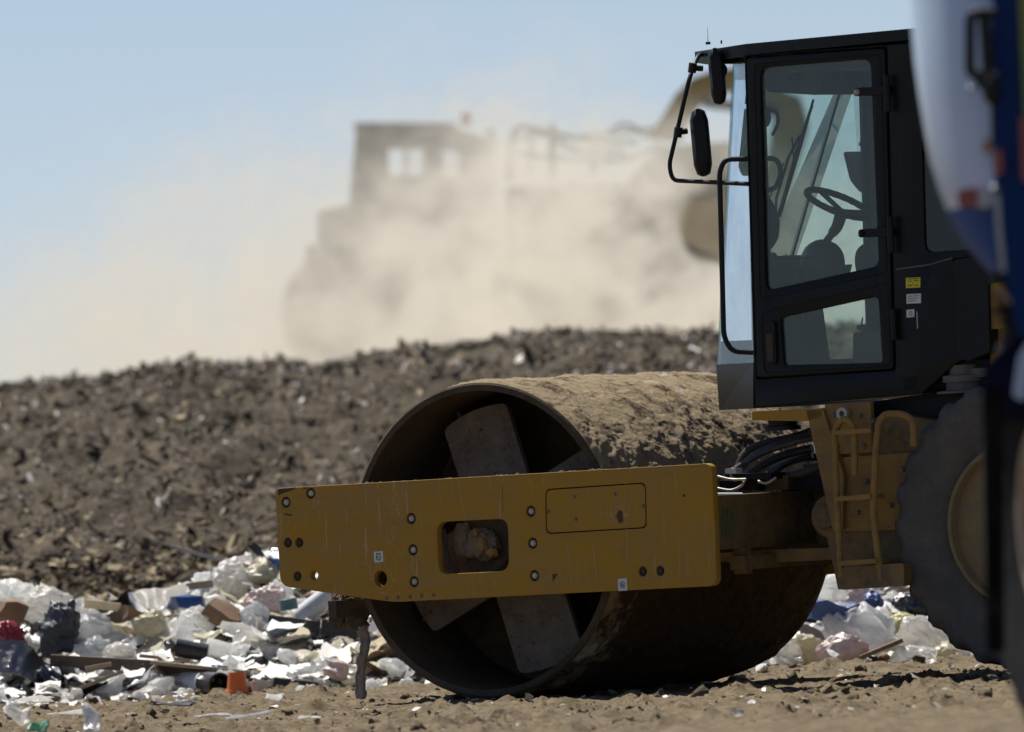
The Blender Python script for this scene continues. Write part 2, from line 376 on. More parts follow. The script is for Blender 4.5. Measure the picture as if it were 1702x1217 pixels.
gx = axis([(-900, -60, 60), (-60, -8, 2.0), (-8, -3, .25), (-3, 3, .022), (3, 8, .25), (8, 60, 2.0), (60, 900, 60)])
gy = axis([(-60, 40, 5), (40, 50.5, .5), (50.5, 61.5, .035), (61.5, 70, .3), (70, 120, 5), (120, 2500, 140)])
GX, GY = np.meshgrid(gx, gy, indexing='ij')
fade = np.exp(-np.clip(np.hypot(np.maximum(np.abs(GX) - 3, 0), np.maximum(np.abs(GY - 56) - 8, 0)) / 6, 0, 50))
GZ = ground_h(GX, GY) * fade - (1 - fade) * .02
g = link('ground', mesh_np('ground', np.stack([GX, GY, GZ], -1).reshape(-1, 3), grid_faces(len(gx), len(gy))), SOIL); tag(g, kind='structure')
hx = axis([(-90, -10, 4.0), (-10, -4.2, .2), (-4.2, 4.4, .035), (4.4, 10, .2), (10, 90, 4.0)])
hy = axis([(65.5, 70, .06), (70, 86, .05), (86, 100, .5), (100, 180, 8)])
HX, HY = np.meshgrid(hx, hy, indexing='ij'); HZ = hill_h(HX, HY)
HZ *= (1 - sstep(60, 88, np.abs(HX))) * (1 - sstep(150, 178, HY)); HZ -= .02
g = link('hill', mesh_np('hill', np.stack([HX, HY, HZ], -1).reshape(-1, 3), grid_faces(len(hx), len(hy))), HILLM); tag(g, kind='structure')
def gz(x, y): return float(ground_h(np.array([x]), np.array([y]))[0])
def hz(x, y): return float(hill_h(np.array([x]), np.array([y]))[0])
def heap_h(x, y):
    prof = np.interp(x, [-9, -4, -2.9, -2.5, -2.0, -1.7, -1.35, -1.0, -.4, 0, 1.2, 1.6, 2.4, 3.4, 9], [.5, .52, .52, .42, .40, .50, .64, .60, .54, .5, .55, .62, .62, .55, .5])
    return prof * np.exp(-((y - 64.3) / 1.55) ** 2)

# ------------------------------------------------------------------ the road roller
TH = 0.581
D0 = FPX / 350.0
o0 = at(803, 1162, D0); RF = Frame((o0.x, o0.y, 0.0), TH)
L, LX, PP = RF.L, RF.LX, RF.P
roller = empty('road_roller', RF, 'yellow single drum road roller with black cab standing on the dirt', 'road roller')
ctr = L(803, 897, 0.0); R = 0.755; DC = (ctr.x, R)
WD = 1.95
# drum shell with caked mud (a vertex attribute marks the sector painted in shade)
na, nl = 900, 230
A = np.linspace(0, 2 * PI, na, endpoint=False); Yv = np.linspace(0.004, WD - .004, nl); AA, YY = np.meshgrid(A, Yv, indexing='ij')
# noise periodic in angle by blending
def drumnoise(a, y, f, seed, o=5, g=.6):
    s = a * R; w_ = a / (2 * PI); return fbm(s * f, y * f, o, seed, g) * (1 - w_) + fbm((s - 2 * PI * R) * f, y * f, o, seed, g) * w_
n1 = drumnoise(AA, YY, 2.2, 3); n2 = drumnoise(AA, YY, 9, 17, 5, .65); n3 = drumnoise(AA, YY, 3.1, 33)
diag = fbm((AA * R + YY * .9) * 2.5, (YY - AA * R * .5) * 9, 4, 61, .6)
edge = sstep(0, .06, YY) * sstep(0, .06, WD - YY)
disp = (.006 + .018 * np.clip(n1 + .25, 0, 1) + .018 * n2 + .026 * np.clip(diag, 0, 1) + .035 * np.clip(n3 - .2, 0, 1)) * edge
disp = np.maximum(disp, -.002); RR = R - .012 + disp
V = np.stack([DC[0] + RR * np.cos(AA), YY, DC[1] + RR * np.sin(AA)], -1).reshape(-1, 3)
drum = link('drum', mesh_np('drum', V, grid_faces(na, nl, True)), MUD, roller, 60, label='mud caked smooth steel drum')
dg_ = np.degrees(AA) % 360; drum_shade_v = sstep(205, 225, dg_) * (1 - sstep(372, 388, np.where(dg_ < 120, dg_ + 360, dg_))) * .45 * sstep(.0, .5, YY + .25 * n1)
wa = drum.data.attributes.new('drum_shade', 'FLOAT', 'POINT'); wa.data.foreach_set('value', drum_shade_v.ravel().astype(np.float32))
bm = NB(); lathe(bm, [(R - .016, .0), (R - .006, .008), (R - .014, .012), (R - .014, WD - .012), (R - .016, WD), (R - .05, WD), (R - .052, WD - .3), (R - .052, .3), (R - .044, .0)], DC[0], DC[1], 160, closed=True)
obj('drum_rim', bm, DRUM_IN, drum)
bm = NB(); lathe(bm, [(.0, .60), (.30, .60), (.42, .62), (R - .05, .62), (R - .05, .64), (0, .64)], DC[0], DC[1], 96); obj('drum_web', bm, RUSTY, drum)
bm = NB(); lathe(bm, [(.0, WD - .30), (R - .05, WD - .30), (R - .05, WD - .28), (0, WD - .28)], DC[0], DC[1], 64); obj('drum_web', bm, RUSTY, drum)
bm = NB(); lathe(bm, [(.0, .18), (.24, .18), (.26, .2), (.26, .6)], DC[0], DC[1], 48); lathe(bm, [(.0, .02), (.15, .02), (.17, .05), (.17, .20)], DC[0], DC[1], 40); obj('hub', bm, TAR, drum)
def arm_poly(cx, cz, deg, r0, r1, w0, w1):
    a = math.radians(deg); ux, uz = math.cos(a), math.sin(a); nx, nz = -uz, ux
    out = [(cx + ux * r0 + nx * w0, cz + uz * r0 + nz * w0)]
    hw = math.asin(w1 / r1)
    pts = []
    for k in range(7):
        b = a + hw * (1 - 2 * k / 6); pts.append((cx + r1 * math.cos(b), cz + r1 * math.sin(b)))
    return out + pts + [(cx + ux * r0 - nx * w0, cz + uz * r0 - nz * w0)]
for deg in (107, 287, 205, 25):
    bm = NB(); prism(bm, rounded(arm_poly(DC[0], DC[1], deg, .16, .645, .185, .19), [0] * 1 + [.04] + [0] * 5 + [.04] + [0], 3), .255, .285)
    obj('drum_arm', bm, ARM, drum, bevel=.004)
    bm = NB(); a = math.radians(deg + 8); 
    hull_prism(bm, [(DC[0] + r * math.cos(a), y, DC[1] + r * math.sin(a)) for r, y in ((.2, .285), (.68, .285), (.68, .6), (.2, .6))],
               [(DC[0] + r * math.cos(a + .03 / r * .6), y, DC[1] + r * math.sin(a + .03 / r * .6)) for r, y in ((.2, .285), (.68, .285), (.68, .6), (.2, .6))])
    obj('drum_gusset', bm, DRUM_IN, drum)
# motor seen through the side frame's window
bm = NB(); blob(bm, L(800, 905, -.02), (.10, .05, .075), 4, .3, 2.5, 3); blob(bm, L(770, 900, -.02), (.05, .04, .09), 3, .3, 2.5, 5); obj('drive_motor', bm, MUDDY, drum, 60)
bm = NB(); blob(bm, L(800, 905, -.075), (.028, .015, .03), 3, .5, 2.5, 8); blob(bm, L(818, 918, -.07), (.03, .015, .022), 3, .5, 2.5, 9); blob(bm, L(790, 885, -.07), (.016, .012, .02), 3, .5, 2.5, 4); obj('motor_housing', bm, Y_DIRTY, drum, 60)
bm = NB(); tube(bm, smooth_path([L(738, 880, -.06), L(744, 925, -.07), L(760, 950, -.06)]), .010); obj('motor_hose', bm, HOSE, drum)

# side frames
PF, PB = -.175, -.13
outl = PP([(457, 812), (1183, 770), (1191, 974), (655, 1001), (560, 988), (466, 974)], PF)
outl = rounded(outl, [.03, .045, .045, .05, .1, .05], 5)
def hole(px, py, rpx, n=20):
    c = L(px, py, PF); return circle2(c.x, c.z, rpx / 352, n)
win = rounded(PP([(725, 868), (844, 862), (846, 949), (729, 955)], PF), .055, 5)
BOLTS = [(475, 835), (516, 820), (683, 862), (686, 914), (688, 967), (882, 850), (885, 903), (888, 957)]
PLUGS = [(478, 902), (497, 902), (494, 958), (1068, 950), (1097, 949)]
SMALL = [(643, 994), (662, 993), (682, 992), (701, 990), (721, 989)]
hatch = rounded(PP([(906, 813), (1073, 802), (1075, 878), (907, 888)], PF), .03, 4)
hatch_in = rounded(PP([(908.2, 815), (1071.2, 804), (1072.8, 876.2), (909.2, 886)], PF), .03, 4)
holes = [win, hole(632, 962, 13.5), hole(522, 957, 8), hatch] + [hole(*b, 9.5) for b in BOLTS] + [hole(*b, 8.5) for b in PLUGS] + [hole(*b, 3.2, 10) for b in SMALL]
sf = link('side_frame', plate_mesh(outl, holes, PF, PB, .0025), Y_PAINT, roller, 30, label='scratched mustard yellow side plate of the drum frame')
bm = NB(); prism(bm, hatch_in, PF + .001, PB - .012)
obj('hatch', bm, Y_PAINT, sf, bevel=.0015)
bm = NB(); prism(bm, rounded(PP([(900, 798), (1080, 796), (1080, 893), (900, 894)], PB), .01), PB, PB + .004); obj('hatch_backing', bm, DARKHOLE, sf)
for a, b in [(955, 826), (1022, 821), (957, 863), (1025, 858), (911, 850), (1069, 841)]:
    c = L(a, b, PF); bm = NB(); lathe(bm, [(0, -.006), (.0055, -.006), (.0085, 0), (.0085, .003)], c.x, c.z, 10, cy=PF); obj('screw', bm, STEEL, sf)
for i, (a, b) in enumerate(BOLTS):
    c = L(a, b, PF); bm = NB(); lathe(bm, [(0, .016), (.028, .016), (.028, .02), (0, .02)], c.x, c.z, 20, cy=PF); obj('bolt_recess', bm, DARKHOLE, sf)
    bm = NB(); lathe(bm, [(0, -.001), (.012, -.001), (.0165, .004), (.0165, .016)], c.x, c.z, 6, cy=PF); obj('bolt', bm, BOLT, sf, 20)
for a, b in PLUGS:
    c = L(a, b, PF); bm = NB(); lathe(bm, [(0, .006), (.009, .006), (.011, .014), (.026, .014), (.026, .02), (0, .02)], c.x, c.z, 20, cy=PF); obj('plug', bm, DARKHOLE, sf)
for a, b in SMALL:
    c = L(a, b, PF); bm = NB(); lathe(bm, [(0, .004), (.0105, .004), (.0105, .02), (0, .02)], c.x, c.z, 12, cy=PF); obj('small_bolt', bm, STEEL, sf)
def decal(bmw, bml, px, py, wpx, hpx, c, slope=-.05):
    k = 1 / 352.; q = L(px, py, c); s = -slope / .836
    pr = [(q.x + a * wpx * k / .836 / 2, q.z + b * hpx * k / 2 + a * wpx * k / 2 * s * .6) for a, b in ((-1, -1), (1, -1), (1, 1), (-1, 1))]
    prism(bmw, pr, c - .0015, c)
    return q
bm = NB(); q = decal(bm, None, 629.5, 925.5, 15, 18, PF); d1 = obj('decal', bm, WHITE_LBL, sf, 0, label='small white sticker with a green arrow mark')
bm = NB()
for x0, x1, z0, z1 in ((-.010, .010, .010, .018),): 
    for k in range(4): box(bm, q.x - .012 + k * .007, q.x - .008 + k * .007, PF - .0028, PF - .0016, q.z + .010, q.z + .018)
obj('decal_print', bm, INK, sf, 0)
bm = NB(); 
ring = [(q.x + .010 * math.cos(t), q.z - .006 + .010 * math.sin(t)) for t in np.linspace(2.6, 7.6, 10)]
for (x0, z0), (x1, z1) in zip(ring, ring[1:]): tube(bm, [(x0, PF - .003, z0), (x1, PF - .003, z1)], .0022, 5)
prism(bm, [(q.x - .017, q.z - .004), (q.x - .003, q.z - .002), (q.x - .010, q.z + .008)], PF - .003, PF - .0016); obj('decal_print', bm, GRN_LBL, sf, 0)
bm = NB(); q = decal(bm, None, 1035, 972, 14.5, 20, PF); obj('decal', bm, WHITE_LBL, sf, 0, label='small white sticker with an outlined triangle')
bm = NB()
for ring in ([(-.010, -.014), (.010, -.014), (.010, .014), (-.010, .014)], [(-.006, -.004), (.007, -.009), (-.002, .009)]):
    for i in range(len(ring)):
        a, b = ring[i], ring[(i + 1) % len(ring)]; tube(bm, [(q.x + a[0], PF - .0028, q.z + a[1]), (q.x + b[0], PF - .0028, q.z + b[1])], .0011, 5)
obj('decal_print', bm, INK, sf, 0)
for pts in ([(462, 813), (492, 810), (486, 815), (470, 820), (463, 824)], [(503, 810), (512, 809.5), (509, 813), (504, 813)], [(1027, 848), (1034, 850), (1036, 866), (1030, 871), (1026, 862)], [(1135, 822), (1139, 821), (1139, 826), (1135, 826)], [(470, 853), (486, 855), (485, 858), (474, 856)], [(918, 955), (928, 953), (922, 962), (919, 968)]):
    bm = NB(); prism(bm, rounded(PP(pts, PF), .002, 2), PF - .0006, PF); obj('paint_chip', bm, RUSTCH, sf, 0)
for pts, r_, m_ in (([(488, 882), (497, 868), (512, 852), (534, 830)], .0010, SCRM), ([(668, 802), (670, 832)], .0011, SCRM), ([(676, 800), (678, 828)], .0009, SCRM), ([(762, 796), (766, 826), (774, 862)], .0011, SCRM), ([(835, 806), (836, 852)], .0009, RUSTCH), ([(1040, 800), (1043, 940)], .0009, SCRM), ([(985, 905), (992, 965)], .0010, SCRM),
                    ([(942, 900), (950, 975)], .0009, SCRM), ([(1000, 770), (1001, 800)], .0011, SCRM), ([(730, 800), (733, 838)], .0008, SCRM), ([(1022, 826), (1029, 850)], .0010, SCRM), ([(1128, 880), (1130, 960)], .0008, SCRM), ([(565, 842), (580, 856), (594, 852)], .0009, SCRM)):
    bm = NB(); tube(bm, smooth_path([L(a, b, PF) for a, b in pts], 4), r_, 5); obj('paint_scratch', bm, m_, sf, 0)
# chips of paint lost at the corner + mud crumbs along the top edge
bm = NB()
for k in range(46):
    t = random.random(); a = L(560 + 600 * t ** .8, 0, PF).x; z = L(560 + 600 * t ** .8, 0, PF)
    px = 560 + 600 * t ** .8; py = 812 + (px - 457) * (-42 / 726.) ; q = L(px, py + 1, (PF + PB) / 2); s = random.uniform(.003, .012)
    blob(bm, q + Vector((0, random.uniform(-.015, .015), s * .2)), (s * 1.6, s, s * .7), 1, .5, 3, k)
obj('mud_crumbs', bm, TAR, sf)
outl_far = [(x, z) for x, z in outl]
far = link('side_frame', plate_mesh(outl_far, [], WD + .13, WD + .175, .002), Y_PAINT, roller, 30, label='far side plate of the drum frame')
XR = max(p[0] for p in outl)
# rear cross member of the drum frame
qa = LX(1196, 824, XR - .01); qb = LX(1196, 914, XR - .01)
bm = NB(); box(bm, XR - .22, XR - .012, PB + .002, WD + .128, qb.z, qa.z)
cm = obj('cross_member', bm, Y_GREASE, roller, bevel=.01)
bm = NB(); tube(bm, [LX(1189, 829, XR - .03) + Vector((0, 0, .012)), LX(1232, 829, XR - .03) + Vector((0, 0, .012))], .017, 12); obj('top_pipe', bm, WHITE_LBL, cm)
bm = NB(); box(bm, XR - .05, XR + .03, .02, WD - .05, qb.z - .10, qb.z - .035); obj('lower_beam', bm, Y_GREASE, cm, bevel=.008)
bm = NB(); box(bm, XR - .05, XR + .02, .05, .10, qb.z - .12, qb.z + .0); obj('beam_bracket', bm, Y_GREASE, cm); bm = NB(); box(bm, XR - .05, XR + .02, .5, .56, qb.z - .10, qb.z); obj('beam_bracket', bm, Y_GREASE, cm)
for (p0, p1) in (((1192, 842), (1222, 868)), ((1192, 872), (1218, 893))):
    a = LX(p0[0], p0[1], XR - .011); b = LX(p1[0], p1[1], XR - .011)
    bm = NB(); box(bm, XR - .012, XR - .008, a.y, b.y, b.z, a.z); d_ = obj('decal', bm, surf('faded_sticker', (.20, .18, .02), (.05, .045, .03), .8, 30, .5, 0, 0), cm, 0, label='faded dirty yellow warning sticker')
    bm = NB(); w_ = b.y - a.y
    for k in range(3): tube(bm, [(XR - .0075, a.y + w_ * (.2 + .25 * k), b.z + .015), (XR - .0075, a.y + w_ * (.3 + .25 * k), a.z - .015)], .003, 5)
    obj('decal_print', bm, INK, cm, 0)
# articulation hitch
hzc = (qa.z + qb.z) / 2
bm = NB(); box(bm, XR - .03, XR + .75, .74, 1.20, qb.z - .02, qb.z + .09); box(bm, XR - .03, XR + .75, .74, 1.20, qa.z - .06, qa.z - .01); box(bm, XR + .5, XR + 1.3, .72, 1.22, qb.z - .05, qa.z + .02); obj('hitch', bm, Y_GREASE, roller, bevel=.008)
bm = NB(); q = LX(1362, 852, XR + .25)
lathe(bm, [(0, -.03), (.05, -.03), (.06, 0), (.09, 0), (.10, .01), (.10, .6)], XR + .36, hzc, 32, cy=q.y - .1); obj('hitch_cylinder', bm, Y_GREASE, roller)
# scraper with caked mud at the front of the drum, dangling rag
bm = NB(); box(bm, DC[0] - R - .085, DC[0] - R - .04, -.10, WD + .10, .42, .50); obj('scraper', bm, TAR, roller, bevel=.006)
bm = NB()
for k in range(8): blob(bm, L(582 + random.uniform(-16, 16), 1008 + random.uniform(-16, 20), .05 + .03 * k), (.05, .06, .05), 3, .5, 2.2, 20 + k)
obj('scraper_mud', bm, TAR, roller, 60)
rag_pts = [L(600, 1040, .05), L(607, 1070, .05), L(601, 1100, .03), L(598, 1125, .05), L(599, 1160, .04)]
bm = NB(); P_ = smooth_path(rag_pts, 8)
for s in range(3): tube(bm, [p + Vector((.012 * (s - 1) + .01 * mnoise.noise(p * 20 + Vector((s, 0, 0))), .012 * (s % 2), 0)) for p in P_], .014, 7)
for v in bm.verts: v.co += mnoise.noise_vector(v.co * 30) * .012
tag(obj('rag', bm, film('dirty_rag', (.34, .28, .24), .7, .15, .2), None, 60, at_=None), 'dirty twisted brown rag hanging down beside the drum', 'rag')
rag = bpy.data.objects['rag']; rag.location = RF.o; rag.rotation_euler = (0, 0, -TH)

# --- chassis below the cab
CC = .24
chz = lambda px, py, c=CC: L(px, py, c)
bm = NB(); prism(bm, PP([(1372, 700), (1500, 690), (1560, 700), (1560, 960), (1500, 974), (1393, 980), (1372, 880)], CC), CC, WD - CC)
chs = obj('chassis', bm, Y_GREASE, roller, bevel=.01)
bm = NB(); prism(bm, rounded(PP([(1371, 672), (1447, 668), (1449, 752), (1374, 756)], CC - .03), .008), CC - .03, CC - .002); obj('mount_plate', bm, Y_DIRTY, chs, bevel=.003)
bm = NB(); prism(bm, rounded(PP([(1376, 762), (1520, 752), (1512, 880), (1384, 884)], CC - .02), .008), CC - .02, CC - .002); obj('access_panel', bm, Y_DIRTY, chs, bevel=.003)
bm = NB(); prism(bm, PP([(1340, 682), (1368, 681), (1402, 790), (1400, 880), (1384, 880)], CC - .05), CC - .05, CC + .03); obj('brace', bm, Y_DIRTY, chs, bevel=.004)
bm = NB(); prism(bm, rounded(PP([(1250, 684), (1366, 679), (1366, 693), (1340, 700), (1250, 699)], CC - .05), .008), CC - .05, CC + .06); obj('cab_support', bm, Y_PAINT, chs, bevel=.004)
q = L(1292, 706, CC); bm = NB(); lathe(bm, [(0, 0), (.085, 0), (.085, .02), (.07, .024), (.07, .05), (0, .05)], q.x, q.z - .028, 24, axis='Z', cy=q.y + .05)
obj('rubber_mount', bm, BLACK2, chs)
for a, b in ((1386, 690), (1430, 690), (1436, 742), (1392, 742), (1452, 700), (1386, 780), (1500, 780), (1440, 800), (1450, 868), (1392, 868), (1505, 862), (1480, 840), (1425, 852)):
    q = L(a, b, CC - .03); bm = NB(); lathe(bm, [(0, -.010), (.011, -.010), (.013, .0), (.013, .012)], q.x, q.z, 6, cy=CC - .03); obj('bolt', bm, STEEL, chs, 20)
q = L(1401, 688, CC - .06); bm = NB(); lathe(bm, [(.014, -.012), (.03, -.012), (.03, .012), (.014, .012)], q.x, q.z, 24, closed=True, cy=CC - .06); obj('lifting_eye', bm, BOLT, chs)
# ladder
LC = .06
T = lambda pts, c=LC: [L(a, b, c) for a, b in pts]
ladder = NB(); 
for nm, pts, r in (('ladder_rail', [(1398, 960), (1391, 830), (1387, 720), (1396, 700), (1408, 696), (1420, 712), (1421, 790)], .016),
                   ('ladder_rail', [(1465, 968), (1460, 930), (1451, 850), (1456, 740), (1461, 700), (1472, 688), (1500, 688), (1518, 698), (1519, 742)], .017)):
    bm = NB(); tube(bm, bend_path(T(pts), .05), r, 12); obj(nm, bm, Y_DIRTY, chs)
for py, x0, x1 in ((719, 1387, 1452), (829, 1393, 1452), (936, 1398, 1462)):
    a = L(x0, py, LC); b = L(x1, py - 4, LC); bm = NB(); hull_prism(bm, [a + Vector((0, -.03, -.012)), a + Vector((0, .10, -.012)), a + Vector((0, .10, .010)), a + Vector((0, -.03, .010))], [b + Vector((0, -.03, -.012)), b + Vector((0, .10, -.012)), b + Vector((0, .10, .010)), b + Vector((0, -.03, .010))]); obj('ladder_step', bm, Y_DIRTY, chs, bevel=.002)
bm = NB(); prism(bm, rounded(PP([(1393, 944), (1502, 936), (1503, 974), (1400, 981), (1393, 975)], LC - .01), .02), LC - .01, CC - .004); obj('ladder_tray', bm, Y_GREASE, chs, bevel=.004)
# dark housing behind the ladder up to the wheel
bm = NB(); prism(bm, PP([(1449, 668), (1640, 640), (1760, 640), (1760, 900), (1560, 960), (1500, 960), (1500, 750), (1449, 752)], CC + .12), CC + .12, WD - CC - .12); obj('frame_box', bm, BLACK2, chs)
bm = NB(); prism(bm, PP([(1390, 910), (1250, 915), (1190, 920), (1190, 933), (1250, 937), (1390, 930)], .3), .3, .42); obj('drag_link', bm, Y_GREASE, chs, bevel=.005)
# hoses between the frame halves
hs = empty_h = None
for k, pts in enumerate([[(1215, 785), (1240, 768), (1275, 750), (1330, 733), (1352, 728)], [(1222, 790), (1248, 762), (1290, 740), (1345, 722)], [(1230, 800), (1265, 775), (1300, 758), (1350, 745)],
                         [(1240, 805), (1280, 790), (1310, 770), (1350, 757)], [(1250, 812), (1290, 780), (1330, 763), (1360, 760)], [(1210, 800), (1260, 793), (1320, 790), (1375, 770)], [(1215, 808), (1270, 806), (1330, 800), (1380, 790)],
                         [(1225, 780), (1240, 752), (1268, 738), (1320, 726), (1350, 716)]]):
    bm = NB(); ys = .55 + .09 * (k % 5); tube(bm, smooth_path([L(a, b, ys + .02 * j) for j, (a, b) in enumerate(pts)], 7), .015 + .003 * (k % 3), 9); obj('hydraulic_hose', bm, HOSE, roller)
for k, (a, b, c, d, m_) in enumerate([(1205, 786, 1282, 797, BLACK2), (1196, 797, 1262, 815, BLACK2), (1250, 790, 1310, 815, Y_GREASE), (1300, 795, 1380, 818, BLACK2), (1228, 800, 1250, 818, STEEL), (1336, 770, 1385, 800, Y_GREASE)]):
    bm = NB(); cc = .45 + .05 * k; prism(bm, PP([(a, b + 2), (c, b), (c, d), (a, d)], cc), cc, cc + .12); obj('valve_block', bm, m_, roller, bevel=.006)
for k, pts in enumerate([[(1193, 792), (1215, 797), (1240, 797)], [(1193, 812), (1215, 815), (1232, 808), (1236, 800)], [(1260, 800), (1275, 803), (1290, 794)], [(1217, 778), (1215, 790), (1222, 800)]]):
    bm = NB(); tube(bm, smooth_path([L(a, b, .35 + .03 * k) for a, b in pts], 6), .0065, 7); obj('steel_line', bm, BOLT, roller)
bm = NB(); q = L(1214, 783, .4); box(bm, q.x - .03, q.x + .03, .40, .46, q.z - .012, q.z + .012); obj('hose_clamp', bm, WHITE_LBL, roller, bevel=.003)

# --- cab
KS = .25; KF = 1.65; TK = .05
cab = NB()
# side panel: one plate with door opening and rear window opening
side = PP([(1237, 92), (1520, 71), (1700, 58), (1706, 425), (1583, 430), (1614, 590), (1585, 606), (1531, 655), (1255, 677)], KS)
door_o = rounded(PP([(1239, 93), (1474, 76), (1489, 616), (1257, 631)], KS), .012)
rwin_o = rounded(PP([(1528, 90), (1690, 80), (1692, 408), (1537, 420)], KS), .05, 5)
cabbody = link('cab', plate_mesh(rounded(side, .006, 2), [door_o, rwin_o], KS, KS + TK, .003), BLACK, roller, 30, label='black steel operator cab')
def XZ(px, py, c): q = L(px, py, c); return (q.x, q.z)
xr_ = L(1700, 300, KS).x; zr_ = L(1700, 428, KS).z
link('cab_far_side', plate_mesh([XZ(1440, 100, KF), (xr_, XZ(1440, 90, KF)[1] + .03), (xr_, zr_), XZ(1640, 606, KF), XZ(1453, 660, KF)], [], KF - TK, KF, .002), BLACK, cabbody, 30)
# roof slab, follows the cab plan
rt = L(1158, 78, .72); r0 = L(1240, 73, KS - .02); r1 = L(1700, 41, KS - .02)
zt = r0.z
plan = [(r0.x, KS - .02), (r0.x - .49, .55), (r0.x - .60, .82), (r0.x - .60, 1.30), (r0.x - .48, KF + .02), (r1.x, KF + .02), (r1.x, KS - .02)]
hth = .052
bm = NB(); hull_prism(bm, [(x, y, zt + (x - r0.x) * .018 - hth) for x, y in plan], [(x, y, zt + (x - r0.x) * .018) for x, y in plan]); roof = obj('roof', bm, BLACK, cabbody, bevel=.012)
# near and far front corner facets, windscreen
Nt = L(1219, 100, .62); Nb = L(1192, 606, .62); St = L(1243, 100, KS + .02); Sb = L(1252, 604, KS + .02)
Ft = L(1389, 178, 1.30); Fb_ = L(1310, 450, 1.30); Fb = Ft + (Fb_ - Ft) * ((Nb.z - Ft.z) / (Fb_.z - Ft.z)); Ft = Ft + (Fb_ - Ft) * ((Nt.z - Ft.z) / (Fb_.z - Ft.z))
RT = L(1436, 100, KF - .03); RB = L(1451, 606, KF - .03); RT.z = St.z; RB.z = Sb.z
bm = NB(); tube(bm, [RT, RB], .03, 8); obj('front_post', bm, BLACK2, cabbody)
def quad_pane(name, a, b, c, d, m, t=.006):
    n_ = (b - a).cross(d - a).normalized() * t; bm = NB(); hull_prism(bm, [a, b, c, d], [p + n_ for p in (a, b, c, d)]); return obj(name, bm, m, cabbody, 0)
quad_pane('corner_glass', Nt, St, Sb, Nb, GLASS_C); quad_pane('windscreen', Nt, Ft, Fb, Nb, GLASS_IN); quad_pane('corner_glass', Ft, RT, RB, Fb, GLASS_IN)
bm = NB(); tube(bm, [Ft, Fb], .006, 6); obj('glass_seal', bm, BLACK2, cabbody)
# A post behind the facet, door side
bm = NB(); prism(bm, PP([(1240, 96), (1262, 94), (1280, 628), (1257, 630)], KS + .055), KS + .055, KS + .10); obj('front_post', bm, BLACK2, cabbody, bevel=.004)
# metal nose below the glass
Nb2 = L(1195, 676, .62); Sb2 = L(1252, 679, KS + .001); Sb1 = L(1252, 603, KS + .001)
plan_t = [Sb1, Nb + Vector((-.006, 0, 0)), Vector((Fb.x, 1.30, Nb.z)), Vector((RB.x, KF, Sb1.z))]
plan_b = [Sb2, Vector((Nb2.x, .62, Sb2.z)), Vector((Fb.x, 1.30, Sb2.z)), Vector((RB.x, KF, Sb2.z))]
bm = NB(); hull_prism(bm, plan_t, plan_b); obj('nose_panel', bm, BLACK, cabbody, bevel=.004)
# header over windscreen
hA = [Vector((St.x, KS + .02, Nt.z)), Vector((Nt.x - .01, .62, Nt.z)), Vector((Nt.x - .01, 1.30, Nt.z)), Vector((RT.x, KF - .02, Nt.z))]
bm = NB(); hull_prism(bm, hA, [Vector((p.x, p.y, zt - hth + .004)) for p in hA]); obj('header', bm, BLACK, cabbody, bevel=.003)
# floor, rear wall, underside
bm = NB(); prism(bm, PP([(1262, 640), (1530, 625), (1530, 652), (1262, 674)], KS + TK), KS + TK, KF - TK); obj('cab_floor', bm, BLACK2, cabbody)
zb = L(1500, 470, KS).z; xq = L(1496, 300, KS).x
bm = NB(); box(bm, xq, xq + .04, KS + TK, KF - TK, zb - .5, zt - hth); obj('bulkhead', bm, PLASTIC, cabbody)
bm = NB(); xe = L(1700, 300, KS).x; box(bm, xe - .04, xe, KS + TK, KF - TK, L(1700, 425, KS).z, zt - hth - .01); obj('rear_wall', bm, BLACK, cabbody)
# rear black box (behind side panel) and seams
bm = NB(); prism(bm, rounded(PP([(1584, 432), (1641, 425), (1645, 585), (1610, 600), (1592, 596)], KS - .03), .02), KS - .03, KF + .02); obj('rear_housing', bm, BLACK, cabbody, bevel=.006)
bm = NB(); tube(bm, [L(1489, 448, KS - .001), L(1545, 440, KS - .001), L(1583, 429, KS - .001)], .0035, 5); obj('panel_seam', bm, STEEL, cabbody)
bm = NB(); prism(bm, rwin_o, KS + .012, KS + .018); obj('rear_side_glass', bm, GLASS_D, cabbody, 0)
# door
din1 = rounded(PP([(1264, 113), (1448, 98), (1462, 442), (1274, 483)], KS), [.05, .05, .04, .04], 6)
din2 = rounded(PP([(1298, 528), (1461, 492), (1468, 603), (1303, 607)], KS), [.02, .035, .02, .02], 5)
dout = rounded(PP([(1242, 97), (1471.5, 80), (1486, 613), (1259.5, 628)], KS), .02)
door = link('door', plate_mesh(dout, [din1, din2], KS - .008, KS + .028, .003), BLACK, cabbody, 30)
for ps, nm in ((din1, 'door_glass'), (din2, 'door_glass')):
    bm = NB(); prism(bm, ps, KS + .008, KS + .013); obj(nm, bm, GLASS, door, 0)
